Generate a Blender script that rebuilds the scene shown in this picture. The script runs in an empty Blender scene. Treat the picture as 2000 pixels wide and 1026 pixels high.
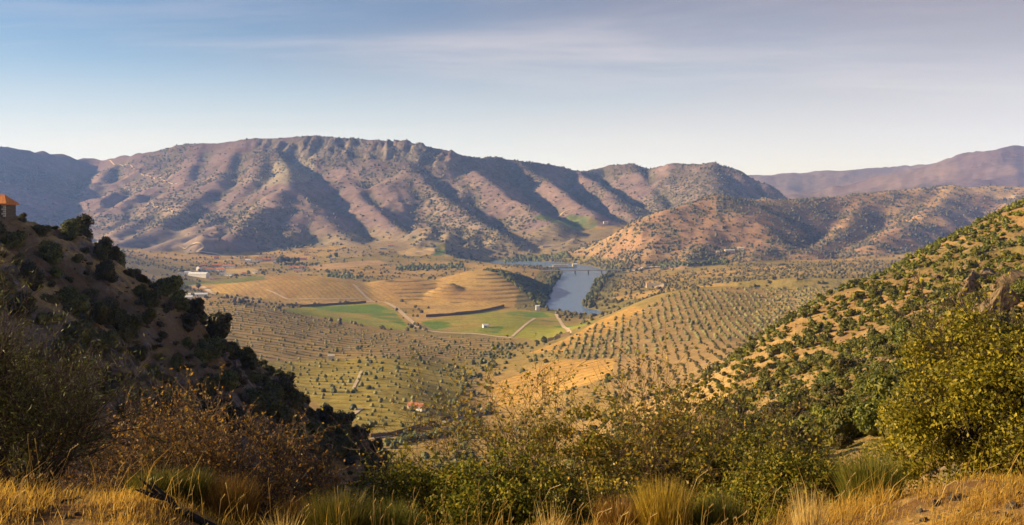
import bpy, math, random
import numpy as np
from mathutils import Vector, Matrix, Euler

# ------------------------------------------------------------------ camera
F = 1921.0            # focal length in pixels of a 2000 px wide frame
HAZE = 7e-5
E = 170.0             # eye level above the river (river surface is z = 0)
HOR = 400.0           # eye level row in a 2000 x 1026 frame
scene = bpy.context.scene
cam_d = bpy.data.cameras.new('camera')
cam = bpy.data.objects.new('camera', cam_d)
scene.collection.objects.link(cam)
scene.camera = cam
cam.location = (0, 0, E)
cam.rotation_euler = (math.radians(90), 0, 0)
cam_d.sensor_width = 36.0
cam_d.lens = 36.0 * F / 2000.0
cam_d.shift_y = -(513.0 - HOR) / 2000.0
cam_d.clip_start = 0.3
cam_d.clip_end = 60000.0

# ------------------------------------------------------------------ light
SUN_AZ = math.radians(-90)     # from straight ahead (+y), negative = to the left
SUN_EL = math.radians(19.5)
world = bpy.data.worlds.new('World')
scene.world = world
world.use_nodes = True
nt = world.node_tree
for n in list(nt.nodes): nt.nodes.remove(n)
def wn(t, **kw):
    n = nt.nodes.new(t)
    for k, v in kw.items(): setattr(n, k, v)
    return n
w_out = wn('ShaderNodeOutputWorld')
w_bg = wn('ShaderNodeBackground')
w_bg.inputs['Strength'].default_value = 0.055
w_sky = wn('ShaderNodeTexSky', sky_type='NISHITA')
w_sky.sun_disc = False
w_sky.sun_elevation = SUN_EL
w_sky.sun_rotation = SUN_AZ
w_sky.altitude = 200
w_sky.air_density = 1.0
w_sky.dust_density = 0.7
w_sky.ozone_density = 4.5
# thin high cloud sheet, laid out on a plane far above the ground
w_geo = wn('ShaderNodeTexCoord')
w_sep = wn('ShaderNodeSeparateXYZ')
nt.links.new(w_geo.outputs['Generated'], w_sep.inputs[0])
def wmath(op, a, b=None, clamp=False):
    n = wn('ShaderNodeMath', operation=op); n.use_clamp = clamp
    for i, v in enumerate((a, b)):
        if v is None: continue
        if isinstance(v, (int, float)): n.inputs[i].default_value = v
        else: nt.links.new(v, n.inputs[i])
    return n.outputs[0]
zc = wmath('ADD', wmath('MAXIMUM', w_sep.outputs['Z'], 0.0), 0.09)
cx = wmath('DIVIDE', w_sep.outputs['X'], zc)
cy = wmath('DIVIDE', w_sep.outputs['Y'], zc)
w_comb = wn('ShaderNodeCombineXYZ')
nt.links.new(cx, w_comb.inputs[0]); nt.links.new(cy, w_comb.inputs[1])
def wnoise(scale, detail, rough, loc, rot, sc, dist=0.0):
    m = wn('ShaderNodeMapping')
    m.inputs['Location'].default_value = loc
    m.inputs['Rotation'].default_value = rot
    m.inputs['Scale'].default_value = sc
    nt.links.new(w_comb.outputs[0], m.inputs['Vector'])
    n = wn('ShaderNodeTexNoise')
    n.inputs['Scale'].default_value = scale
    n.inputs['Detail'].default_value = detail
    n.inputs['Roughness'].default_value = rough
    n.inputs['Distortion'].default_value = dist
    nt.links.new(m.outputs[0], n.inputs['Vector'])
    return n.outputs['Fac']
def wramp(v, a, b):
    n = wn('ShaderNodeMapRange', interpolation_type='SMOOTHSTEP'); n.clamp = True
    n.inputs['From Min'].default_value = a; n.inputs['From Max'].default_value = b
    nt.links.new(v, n.inputs['Value'])
    return n.outputs[0]
bank = wramp(wmath('ADD', wmath('MULTIPLY', wnoise(0.22, 4, 0.5, (4.2, 1.3, 0), (0, 0, 0.25), (1.0, 1.0, 1)), 1.6),
                   wmath('MULTIPLY', cx, 0.26)), 0.40, 1.20)
wisp = wramp(wnoise(0.5, 7, 0.6, (1.0, 8.0, 0), (0, 0, 0.35), (0.5, 1.5, 1), 0.4), 0.45, 0.82)
veil = wmath('MULTIPLY', wisp, 0.6)
mix1 = wn('ShaderNodeMix', data_type='RGBA')
nt.links.new(wmath('MULTIPLY', bank, 0.85), mix1.inputs['Factor'])
w_sat = wn('ShaderNodeHueSaturation')
w_sat.inputs['Saturation'].default_value = 1.6
w_sat.inputs['Value'].default_value = 0.95
nt.links.new(w_sky.outputs[0], w_sat.inputs['Color'])
nt.links.new(w_sat.outputs[0], mix1.inputs['A'])
mix1.inputs['B'].default_value = (2.7, 2.3, 2.75, 1)       # grey-mauve cloud bank
mix2 = wn('ShaderNodeMix', data_type='RGBA')
nt.links.new(veil, mix2.inputs['Factor'])
nt.links.new(mix1.outputs['Result'], mix2.inputs['A'])
mix2.inputs['B'].default_value = (6.8, 6.0, 6.3, 1)        # pale cirrus
# an even layer of haze that thickens towards the horizon all the way round
vz = wmath('ADD', wmath('MAXIMUM', w_sep.outputs['Z'], 0.0), 0.012)
vq = wmath('DIVIDE', vz, 0.145)
veil0 = wmath('POWER', 2.71828, wmath('MULTIPLY', wmath('MULTIPLY', vq, vq), -1.0))
mix3 = wn('ShaderNodeMix', data_type='RGBA')
nt.links.new(veil0, mix3.inputs['Factor'])
nt.links.new(mix2.outputs['Result'], mix3.inputs['A'])
mix3.inputs['B'].default_value = (8.3, 8.3, 8.9, 1)
nt.links.new(mix3.outputs['Result'], w_bg.inputs['Color'])
nt.links.new(w_bg.outputs[0], w_out.inputs['Surface'])

sun_d = bpy.data.lights.new('sun', 'SUN')
sun_d.energy = 5.0
sun_d.angle = math.radians(0.5)
sun_d.color = (1.0, 0.77, 0.47)
sun = bpy.data.objects.new('sun', sun_d)
scene.collection.objects.link(sun)
SDIR = Vector((math.sin(SUN_AZ) * math.cos(SUN_EL), math.cos(SUN_AZ) * math.cos(SUN_EL), math.sin(SUN_EL)))
sun.rotation_euler = (-SDIR).to_track_quat('-Z', 'Y').to_euler()
sun.location = (-50, -20, E + 60)

vs = scene.view_settings
scene.display_settings.display_device = 'sRGB'
vs.view_transform = 'Standard'
vs.look = 'None'
vs.exposure = 1.05
vs.gamma = 1.0
vs.use_curve_mapping = False
scene.cycles.use_denoising = True
scene.cycles.max_bounces = 5
scene.cycles.diffuse_bounces = 2
scene.cycles.glossy_bounces = 2
scene.cycles.transmission_bounces = 3
scene.cycles.volume_bounces = 0
scene.cycles.transparent_max_bounces = 4
scene.cycles.use_adaptive_sampling = True
scene.cycles.adaptive_threshold = 0.02

COL = scene.collection
# ------------------------------------------------------------------ helpers
def tag(o, label=None, cat=None, group=None, kind=None):
    if label: o['label'] = label
    if cat: o['category'] = cat
    if group: o['group'] = group
    if kind: o['kind'] = kind
    return o

def np_mesh(name, V, Fc, mat=None, smooth=False, attrs=None):
    """mesh from numpy verts and an (n,3) or (n,4) face array"""
    V = np.asarray(V, np.float32); Fc = np.asarray(Fc, np.int32)
    me = bpy.data.meshes.new(name)
    k = Fc.shape[1]
    me.vertices.add(len(V)); me.loops.add(Fc.size); me.polygons.add(len(Fc))
    me.vertices.foreach_set('co', V.ravel())
    me.loops.foreach_set('vertex_index', Fc.ravel())
    me.polygons.foreach_set('loop_start', np.arange(0, Fc.size, k, dtype=np.int32))
    me.polygons.foreach_set('loop_total', np.full(len(Fc), k, np.int32))
    me.polygons.foreach_set('use_smooth', np.full(len(Fc), bool(smooth)))
    if attrs:
        for an, arr in attrs.items():
            arr = np.asarray(arr, np.float32)
            if arr.ndim == 2:
                a = me.attributes.new(an, 'FLOAT_COLOR', 'POINT')
                if arr.shape[1] == 3: arr = np.concatenate([arr, np.ones((len(arr), 1), np.float32)], 1)
                a.data.foreach_set('color', arr.ravel())
            else:
                a = me.attributes.new(an, 'FLOAT', 'POINT')
                a.data.foreach_set('value', arr.ravel())
    me.update(calc_edges=True)
    if mat: me.materials.append(mat)
    return me

def add_obj(name, me, parent=None, loc=None, rot=None, sc=None):
    o = bpy.data.objects.new(name, me)
    COL.objects.link(o)
    if parent is not None: o.parent = parent
    if loc is not None: o.location = loc
    if rot is not None: o.rotation_euler = rot
    if sc is not None: o.scale = sc if hasattr(sc, '__len__') else (sc, sc, sc)
    return o

def empty(name, loc, rz=0.0):
    o = bpy.data.objects.new(name, None)
    o.empty_display_size = 0.3
    COL.objects.link(o)
    o.location = loc; o.rotation_euler = (0, 0, rz)
    return o

# numpy noise -------------------------------------------------------------
_prm = np.random.RandomState(7).permutation(4096).astype(np.int64)
_val = np.random.RandomState(8).rand(4096).astype(np.float32)
def _hash(ix, iy, s):
    return _val[_prm[(_prm[(ix + s * 131) & 4095] + iy) & 4095]]
def vnoise(x, y, s=0):
    ix = np.floor(x).astype(np.int64); iy = np.floor(y).astype(np.int64)
    fx = (x - ix).astype(np.float32); fy = (y - iy).astype(np.float32)
    fx = fx * fx * fx * (fx * (fx * 6 - 15) + 10); fy = fy * fy * fy * (fy * (fy * 6 - 15) + 10)
    a = _hash(ix, iy, s); b = _hash(ix + 1, iy, s); c = _hash(ix, iy + 1, s); d = _hash(ix + 1, iy + 1, s)
    return (a + (b - a) * fx) * (1 - fy) + (c + (d - c) * fx) * fy
def fbm(x, y, scale, octs=4, s=0, gain=0.5, ridged=False):
    r = 0.0; amp = 1.0; tot = 0.0; ca, sa = math.cos(0.6), math.sin(0.6)
    x = np.asarray(x, np.float64) / scale; y = np.asarray(y, np.float64) / scale
    for i in range(octs):
        n = vnoise(x, y, s + i)
        if ridged: n = 1.0 - np.abs(2 * n - 1)
        r = r + amp * n; tot += amp; amp *= gain
        x, y = (x * ca - y * sa) * 2.03 + 17.1, (x * sa + y * ca) * 2.03 + 5.3
    return r / tot
def sstep(a, b, v):
    t = np.clip((v - a) / (b - a), 0, 1); return t * t * (3 - 2 * t)
def smax(a, b, k):
    h = np.clip(0.5 + 0.5 * (a - b) / k, 0, 1)
    return b * (1 - h) + a * h + k * h * (1 - h)

def W(px, py, Y):
    return ((px - 1000.0) / F * Y, float(Y), E - (py - HOR) / F * Y)

# ------------------------------------------------------------------ terrain
def tent(x, y, pts, s, r=20.0, D=None, wob=0.0, wobs=200.0, seed=0):
    """hill whose crest runs along pts (px,py,depth), falling off sideways"""
    P = [W(*p) for p in pts]
    best = np.full(x.shape, -1e9)
    wv = 1.0
    if wob: wv = 1.0 + wob * (fbm(x, y, wobs, 4, seed) - 0.5) * 2
    for (x0, y0, z0), (x1, y1, z1) in zip(P[:-1], P[1:]):
        dx, dy = x1 - x0, y1 - y0
        t = np.clip(((x - x0) * dx + (y - y0) * dy) / (dx * dx + dy * dy), 0, 1)
        d = np.hypot(x - x0 - t * dx, y - y0 - t * dy) * wv
        dr = np.sqrt(d * d + r * r) - r
        if D: dr = D * (1 - np.exp(-dr / D)) + 0.10 * dr
        best = np.maximum(best, z0 + (z1 - z0) * t - s * dr)
    return best

def pdist(x, y, pts):
    P = [W(*p) for p in pts]; best = np.full(np.shape(x), 1e9)
    for (x0, y0, _), (x1, y1, _) in zip(P[:-1], P[1:]):
        dx, dy = x1 - x0, y1 - y0; t = np.clip(((x - x0) * dx + (y - y0) * dy) / (dx * dx + dy * dy), 0, 1)
        best = np.minimum(best, np.hypot(x - x0 - t * dx, y - y0 - t * dy))
    return best

class TPS:
    def __init__(self, pts, fx, fy, lam=1e-3):
        self.fx, self.fy = fx, fy
        P = np.array([W(*p) for p in pts])
        a = fx(P[:, 0], P[:, 1]); b = fy(P[:, 0], P[:, 1]); self.a, self.b = a, b
        n = len(P); r2 = (a[:, None] - a) ** 2 + (b[:, None] - b) ** 2
        K = self.k(r2) + lam * np.eye(n)
        Q = np.stack([np.ones(n), a, b], 1)
        A = np.zeros((n + 3, n + 3)); A[:n, :n] = K; A[:n, n:] = Q; A[n:, :n] = Q.T
        sol = np.linalg.solve(A, np.concatenate([P[:, 2], np.zeros(3)]))
        self.w, self.c = sol[:n], sol[n:]
    def k(self, r2): return 0.5 * r2 * np.log(np.maximum(r2, 1e-9))
    def __call__(self, x, y):
        a = self.fx(x, y); b = self.fy(x, y)
        r = self.c[0] + self.c[1] * a + self.c[2] * b
        for i in range(len(self.w)):
            r = r + self.w[i] * self.k((a - self.a[i]) ** 2 + (b - self.b[i]) ** 2)
        return r

BASE = TPS([
 (560,900,470),(700,860,560),(830,862,560),(960,870,540),(1100,900,480),(1250,850,500),(1400,880,420),
 (600,760,760),(800,765,760),(905,768,800),(960,790,760),(640,700,950),(800,700,950),(900,715,960),(1000,690,1050),(1040,675,1120),
 (400,590,1300),(500,603,1250),(600,625,1220),(700,645,1200),(850,658,1200),(1000,667,1180),(450,640,1080),(500,700,900),(300,600,1250),(200,560,1350),(0,520,1500),(-300,500,1500),
 (420,580,1480),(560,600,1500),(700,603,1560),(600,596,1600),(820,640,1300),(900,625,1400),(1000,625,1400),(1100,640,1300),(1150,630,1370),(950,604,1590),(1040,606,1570),(1120,606,1580),
 (1000,740,850),(1100,700,900),(1150,760,720),(1200,650,1050),(1160,628,1150),(1250,590,1250),(1300,572,1300),(1400,650,880),(1300,720,720),(1250,780,600),
 (1500,556,1350),(1500,600,1100),(1650,560,1300),(1800,560,1250),(2000,550,1250),(2300,540,1250),(1600,650,850),(1450,700,600),(1800,640,800),
 (1200,574,1750),(1300,552,1950),(1350,560,1700),(1400,540,2000),(1500,542,1700),(1600,520,2050),(1650,530,1800),(1800,515,2150),(2000,510,2150),(2300,500,2150),
 (1160,592,1680),(1180,553,2150),(1250,533,2430),(1400,518,2430),(1600,508,2500),(1800,490,2600),(2100,480,2600),
 (400,525,2380),(210,490,2500),(300,510,2400),(100,470,2600),(-200,440,2700),(500,520,2500),(600,516,2600),(700,532,2350),(800,520,2600),(900,513,2700),(950,533,2350),(1000,523,2400),(1070,537,2300),(1000,545,2150),(1060,560,2000),(380,548,2050),(700,545,2100),
 (700,490,2900),(900,480,3100),(1000,500,3000),(1100,497,3000),(1250,455,3400),(1100,455,3400),(1000,460,3300),(850,460,3300),(400,498,2850),(200,484,2900),(0,470,3000),
 (1400,470,3300),(1700,450,3400),(2100,430,3400),(1000,452,4500),(0,452,4500),(2000,445,4500),(500,470,3500),(300,470,3500),(700,470,3500),(1150,432,3650),(1000,385,7000),(0,385,7000),(2000,385,7000),(1000,385,9800),(2300,385,9800),(-300,385,9800)
 ], lambda x, y: x / y * F / 250.0, lambda x, y: 3.2 * np.log(np.maximum(y, 1.0)), 2e-3)

RHILL = TPS([
 (2400,300,540),(2200,345,500),(2000,404,460),(1900,444,430),(1800,494,400),(1700,548,370),(1650,564,358),(1600,590,345),(1500,650,325),(1430,712,310),(1390,745,340),(1300,770,390),(1210,800,400),
 (1380,810,250),(1340,880,225),(1500,780,225),(1600,700,255),(1700,620,290),(1900,510,350),(2000,480,330),(2200,440,330),(2000,600,190),(1850,640,205),(1700,790,135),(1600,850,140),(1500,900,145),(1400,930,155),(2200,600,150),
 (2000,800,62),(1800,900,52),(2300,760,60),(1250,960,160),
 (2000,470,560),(1800,560,500),(1650,640,460),(1500,730,430),(1400,800,430),(1250,860,460),(1150,870,400),(1180,950,260),(2300,420,640)
 ], lambda x, y: x / 60.0, lambda x, y: y / 60.0, 1e-3)

RIVER = np.array([(620,1330),(420,1390),(270,1445),(135,1530),(84,1615),(104,1830),(142,2177),(176,2400),(186,2512),(150,2680),(85,2800),(20,2870),(-40,2890),(-70,2895),(-75,2897)], float)
RWID = np.array([14,14,15,16,20,26,33,44,50,64,92,95,80,50,50], float)
def river_d(x, y):
    best = np.full(np.shape(x), 1e9)
    for i in range(len(RIVER) - 1):
        (x0, y0), (x1, y1) = RIVER[i], RIVER[i + 1]
        dx, dy = x1 - x0, y1 - y0
        t = np.clip(((x - x0) * dx + (y - y0) * dy) / (dx * dx + dy * dy), 0, 1)
        d = np.hypot(x - x0 - t * dx, y - y0 - t * dy) - (RWID[i] + (RWID[i + 1] - RWID[i]) * t)
        best = np.minimum(best, d)
    return best

MAIN = [(215,309,5000),(300,295,4750),(400,277,4550),(500,269,4400),(620,268,4300),(740,272,4200),(800,281,4150),(870,296,4100),(920,306,4150),(990,309,4400),(1060,321,4500),(1120,332,4650),(1170,326,4750),(1230,323,4650),(1270,332,4600),(1320,320,4400),(1390,316,4300),(1440,329,4250),(1490,356,4200),(1530,386,4150),(1600,425,4100)]
SPURS = [
 [(540,290,4250),(560,330,3950),(567,356,3650),(540,395,3400),(480,435,3150),(420,472,2950),(370,500,2800)],
 [(567,356,3650),(610,400,3450),(650,440,3250),(690,480,3050)],
 [(660,290,4250),(680,340,4000),(720,395,3600),(765,435,3350),(800,465,3150)],
 [(775,290,4170),(810,330,3950),(860,375,3700),(910,415,3450),(960,445,3250),(985,465,3100)],
 [(900,308,4130),(935,335,4000),(985,375,3750),(1040,410,3500),(1075,432,3350)],
 [(1000,312,4400),(1050,345,4150),(1110,385,3850),(1160,417,3600)],
 [(1120,333,4600),(1170,370,4200),(1215,400,3900),(1240,424,3700)],
 [(1230,324,4600),(1270,370,4250),(1300,412,3900)],
 [(1390,318,4300),(1400,370,4000),(1420,412,3700)],
 [(390,280,4550),(370,330,4200),(350,370,3900),(300,410,3600),(230,450,3300),(170,482,3050)],
 [(470,275,4450),(440,330,4100),(420,360,3800),(380,385,3600),(330,425,3300),(290,455,3150)],
 [(230,315,4800),(190,350,4500),(140,395,4200),(110,417,4000)],
 [(520,300,4200),(500,345,3850),(470,385,3600),(430,420,3400),(395,442,3200)],
 [(430,440,3150),(340,467,2950),(250,497,2780)],
 [(300,450,3150),(220,477,2950),(170,492,2850)],
]
LEFTDARK = [(-500,235,3300),(-150,272,4150),(0,287,4600),(100,298,4900),(210,310,5050),(300,300,5100)]
MIDR = [(1100,520,2560),(1150,492,2600),(1200,465,2650),(1300,416,2800),(1400,383,2950),(1450,389,3000),(1560,393,3100),(1620,386,3180),(1700,379,3230),(1780,371,3300),(1860,363,3350),(2000,367,3400),(2300,365,3500)]
MRSP = [
 [(1400,383,2950),(1390,430,2750),(1370,480,2550),(1340,515,2400)],
 [(1300,416,2800),(1290,460,2650),(1265,505,2500)],
 [(1560,393,3100),(1535,430,2900),(1500,470,2650),(1470,503,2450)],
 [(1690,379,3230),(1660,430,2950),(1620,470,2700),(1580,497,2500)],
 [(1860,363,3350),(1830,400,3100),(1770,440,2800),(1700,477,2550)],
 [(2000,367,3400),(1960,420,3000),(1900,452,2700)],
]
FARR = [(1380,350,8300),(1480,343,8200),(1600,333,8300),(1700,331,8200),(1760,329,7900),(1830,323,7600),(2000,318,7400)]
FARR2 = [(1640,372,6600),(1730,350,6400),(1790,340,6200),(1840,322,6000),(1900,298,5800),(1960,292,5600),(2000,293,5550),(2200,305,5500),(2400,300,5400)]
LHILL = [(-450,300,124),(-150,375,151),(0,424,165),(60,430,170),(110,446,174),(150,480,178),(200,528,182),(260,556,188),(330,600,194),(400,650,200),(480,710,208),(540,750,213),(620,808,220),(700,870,227),(780,940,235),(860,1020,242)]
# vineyard knolls: px, py(top), depth, radius x, radius y, flat top radius, kind
KNOLLS = [(560,539,1800,250,190,0,'dome'),(440,553,1790,180,150,0,'dome'),(790,546,1830,190,180,0,'dome'),
          (941,530,1880,165,250,17,'cone'),(880,553,1735,95,105,0,'cone')]

def gauss(x, c, s): return np.exp(-((x - c) / s) ** 2)

def fg_ground(x, y):
    px = 1000 + F * x / np.maximum(y, 6.0)
    lip = 3.04 - 0.33 * sstep(-2.4, -3.4, x) - 0.44 * sstep(2.2, 4.6, x) + 0.10 * (fbm(x, y, 1.7, 3, 40) - 0.5) + 0.10 * (fbm(x, y, 0.35, 3, 43) - 0.5)
    edge = 8.7 + 0.7 * (fbm(x, 0 * y, 2.5, 2, 41) - 0.5) + 0.6 * sstep(2.5, 5, x)
    d = np.maximum(y - edge, 0)
    slope = 0.42
    drop = slope * (np.sqrt(d * d + 0.4) - math.sqrt(0.4)) + 0.0009 * np.minimum(d, 70) ** 2
    z = E - lip - drop + 0.5 * (fbm(x, y, 6, 3, 42) - 0.5) * sstep(10, 20, y)
    return z

def terrain(x, y):
    """height and the index of the landform on top"""
    comps = []
    NEG = np.full(x.shape, -1e9)
    def sub(mask, fn):
        r = NEG.copy()
        if mask.any(): r[mask] = fn(x[mask], y[mask])
        return r
    zfg = sub(y < 200, fg_ground)
    zb = sub(y > 150, lambda a, b: BASE(a, b))
    zb = np.where(y > 150, zb + (fbm(x, y, 130, 5, 1) - 0.5) * 9 * sstep(300, 900, y) * (0.3 + 0.7 * sstep(6, 25, zb)), zb)
    # domes
    zk = NEG.copy()
    m = (y > 1450) & (y < 2250) & (x > -800) & (x < 200)
    if m.any():
        xs, ys = x[m], y[m]; acc = np.full(xs.shape, -1e9)
        for (px, py, Y, rx, ry, ft, kd) in KNOLLS:
            cx0, cy0, cz0 = W(px, py, Y)
            q = np.hypot((xs - cx0) / rx, (ys - cy0) / ry) * (1 + 0.12 * (fbm(xs, ys, 90, 3, 21) - 0.5))
            if kd == 'dome': zz = cz0 - 46 * (1 - np.cos(np.clip(q, 0, 1.6) * 1.35)) * 1.05
            else:
                qf = ft / rx
                zz = cz0 - (np.maximum(np.sqrt(np.maximum(q - qf, 0) ** 2 + 0.0025) - 0.05, 0)) * 44
                st = 4.6
                zz = zz + 3.0 * (fbm(xs, ys, 45, 3, 22) - .5)
                ph = zz / st; fr = ph - np.floor(ph)
                zz = np.where(q > qf + 0.04, zz * 0.45 + 0.55 * (np.floor(ph) + sstep(0.2, 0.7, fr)) * st, zz)
            acc = np.where(acc < -1e8, zz, smax(acc, zz, 3.0))
        zk[m] = acc
    zL = sub(y < 420, lambda a, b: tent(a, b, LHILL, 0.92, 2.5, None, 0.25, 22, 30))
    ml = zL > -1e8
    if ml.any():
        a, b = x[ml], y[ml]
        crag = fbm(a + 6 * (fbm(a, b, 14, 2, 33) - .5), b, 9, 4, 31, 0.55, True)
        crag2 = fbm(a, b, 2.6, 3, 34, 0.5, True)
        zL[ml] += 3.4 * (crag - 0.62) + 0.9 * (crag2 - 0.6)
    zR = sub((y > 30) & (y < 800) & (x > -40), lambda a, b: RHILL(a, b) - 60 * np.maximum(0, (b - 470) / 100) ** 2)
    mr = zR > -1e8
    if mr.any():
        a, b = x[mr], y[mr]
        u = 1000 + F * a / b
        rocky = sstep(1690, 1900, u) * sstep(430, 340, b)
        crag = fbm(a + 5 * (fbm(a, b, 12, 2, 36) - .5), b, 13, 4, 35, 0.55, True)
        zR[mr] += (1.2 + 5.0 * rocky) * (crag - 0.6) + 0.5 * (fbm(a, b, 3, 3, 37, 0.5, True) - .6)
    # mid right hill
    mm = (y > 1900) & (y < 4600)
    def midr(a, b):
        r = tent(a, b, MIDR, 0.40, 30, 2500, 0.30, 320, 50)
        for i, s in enumerate(MRSP): r = smax(r, tent(a, b, s, 0.46, 22, 1500, 0.30, 200, 51 + i), 14)
        return r + 16 * (fbm(a, b, 170, 4, 58, 0.5, True) - 0.6) * sstep(20, 70, r) - 120 * np.maximum(0, (2450 - b) / 550) ** 2
    zM = sub(mm & (x > 0), midr)
    def mount(a, b):
        wx = a + 60 * (fbm(a, b, 420, 3, 70) - .5); wy = b + 60 * (fbm(a, b, 420, 3, 71) - .5)
        r = tent(wx, wy, MAIN, 0.9, 35, 430, 0.28, 420, 60)
        r = smax(r, tent(wx, wy, LEFTDARK, 0.62, 30, 700, 0.25, 400, 61), 20)
        r = r - 95 * np.maximum(0, (3300 - b) / 800) ** 2
        for i, s in enumerate(SPURS): r = smax(r, tent(wx, wy, s, 0.58, 26, 500, 0.5, 240, 80 + i), 16)
        u = 1000 + F * a / b
        hi = sstep(30, 140, r)
        r = r + hi * (30 * (fbm(a, b, 280, 4, 72, 0.5, True) - 0.62) + 5 * (fbm(a, b, 70, 4, 73, 0.55, True) - .6))
        dd = pdist(a, b, MAIN[2:9])
        near = sstep(150, 100, dd) * sstep(15, 35, dd) * sstep(430, 560, u) * sstep(960, 880, u)
        rk = fbm(a, b * .6, 55, 3, 75, 0.6, True)
        r = r + near * (24 * sstep(.45, .8, rk) - 11)
        r = r - 60 * np.maximum(0, (2850 - b) / 400) ** 2
        return r
    zT = sub(y > 2500, mount)
    def far(a, b):
        r = np.maximum(tent(a, b, FARR, 0.30, 60, 1500, 0.3, 700, 62), tent(a, b, FARR2, 0.36, 50, 1300, 0.3, 600, 63))
        return r + 75 * (fbm(a, b, 480, 5, 64, 0.55, True) - 0.6)
    zF = sub((y > 4600) & (x > 500), far)
    lst = [zfg, zb, zL, zR, zk, zM, zT, zF]
    cid = np.argmax(np.stack(lst), 0)
    z = lst[0]
    for c, k in zip(lst[1:], (1.5, 1.0, 4.0, 4.0, 12.0, 14.0, 20.0)):
        both = (z > -1e8) & (c > -1e8)
        z = np.where(both, smax(z, c, k), np.maximum(z, c))
    # river channel with low banks
    m = (y > 1200) & (y < 3300)
    if m.any():
        rd = river_d(x[m], y[m]); zz = z[m]
        rd = rd + 10 * (fbm(x[m], y[m], 60, 3, 90) - .5)
        cap = np.where(rd < 0, -3.5, -3.5 + rd * 0.30 + np.maximum(rd - 20, 0) ** 2 * 0.004)
        zz = np.maximum(zz, 2.6)
        z[m] = np.minimum(zz, cap)
    return z, cid

UC = np.linspace((-380 - 1000) / F, (2380 - 1000) / F, 630)
RY = np.concatenate([np.linspace(24, 120, 45)[:-1], np.linspace(120, 255, 190)[:-1], np.linspace(255, 520, 105)[:-1],
                     np.linspace(520, 1250, 120)[:-1], np.linspace(1250, 2000, 170)[:-1], np.linspace(2000, 2900, 110)[:-1],
                     np.linspace(2900, 4750, 250)[:-1], np.linspace(4750, 9600, 55)])
GX = UC[None, :] * RY[:, None]; GY = np.repeat(RY[:, None], len(UC), 1)
GZ, GID = terrain(GX, GY)
GZ[RY < 27.5, :] -= 0.25
GPY = HOR - F * (GZ - E) / GY                       # row each ground point shows at
RUN = np.minimum.accumulate(GPY, 0)                 # skyline so far, to know what is in view
RUN = np.concatenate([np.full((1, len(UC)), 2000.0), RUN[:-1]], 0)
def grid_ij(x, y):
    x = np.asarray(x, float); y = np.asarray(y, float)
    i = np.interp(y, RY, np.arange(len(RY)))
    j = (x / y - UC[0]) / (UC[1] - UC[0])
    return np.clip(i, 0, len(RY) - 1.001), np.clip(j, 0, len(UC) - 1.001)
def bil(A, x, y):
    i, j = grid_ij(x, y); i0 = i.astype(int); j0 = j.astype(int); a = i - i0; b = j - j0
    return (A[i0, j0] * (1 - b) + A[i0, j0 + 1] * b) * (1 - a) + (A[i0 + 1, j0] * (1 - b) + A[i0 + 1, j0 + 1] * b) * a
def Zat(x, y): return bil(GZ, x, y)
def near_id(x, y):
    i, j = grid_ij(x, y); return GID[np.round(i).astype(int), np.round(j).astype(int)]
def visible(x, y, z, margin=1.0):
    i, j = grid_ij(x, y); py = HOR - F * (z - E) / y; px = 1000 + F * np.asarray(x) / y
    return (py < RUN[i.astype(int), np.round(j).astype(int)] - margin) & (px > -60) & (px < 2060)
def hit(px, py, y0=30.0, y1=9600.0):
    """world point of the ground seen at a picture position, searched between two depths"""
    j = ((px - 1000) / F - UC[0]) / (UC[1] - UC[0]); j0 = int(np.clip(j, 0, len(UC) - 2)); b = j - j0
    col = GPY[:, j0] * (1 - b) + GPY[:, j0 + 1] * b
    ok = np.where((RY >= y0) & (RY <= y1) & (col <= py))[0]
    if len(ok) == 0:
        k = np.where((RY >= y0) & (RY <= y1))[0]; i = k[np.argmin(np.abs(col[k] - py))]
        Y = RY[i]
    else:
        i = ok[0]
        if i > 0 and RY[i - 1] >= y0 and col[i - 1] > py:
            t = (col[i - 1] - py) / (col[i - 1] - col[i]); Y = RY[i - 1] + t * (RY[i] - RY[i - 1])
        else: Y = RY[i]
    x = (px - 1000) / F * Y
    return float(x), float(Y), float(Zat(x, Y))
def in_poly(x, y, poly):
    c = np.zeros(np.shape(x), bool); n = len(poly)
    for i in range(n):
        x0, y0 = poly[i][:2]; x1, y1 = poly[i - 1][:2]
        if y0 == y1: continue
        c ^= ((y0 > y) != (y1 > y)) & (x < (x1 - x0) * (y - y0) / (y1 - y0) + x0)
    return c
def wpoly(pts, y0, y1): return [hit(px, py, y0, y1) for px, py in pts]

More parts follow.
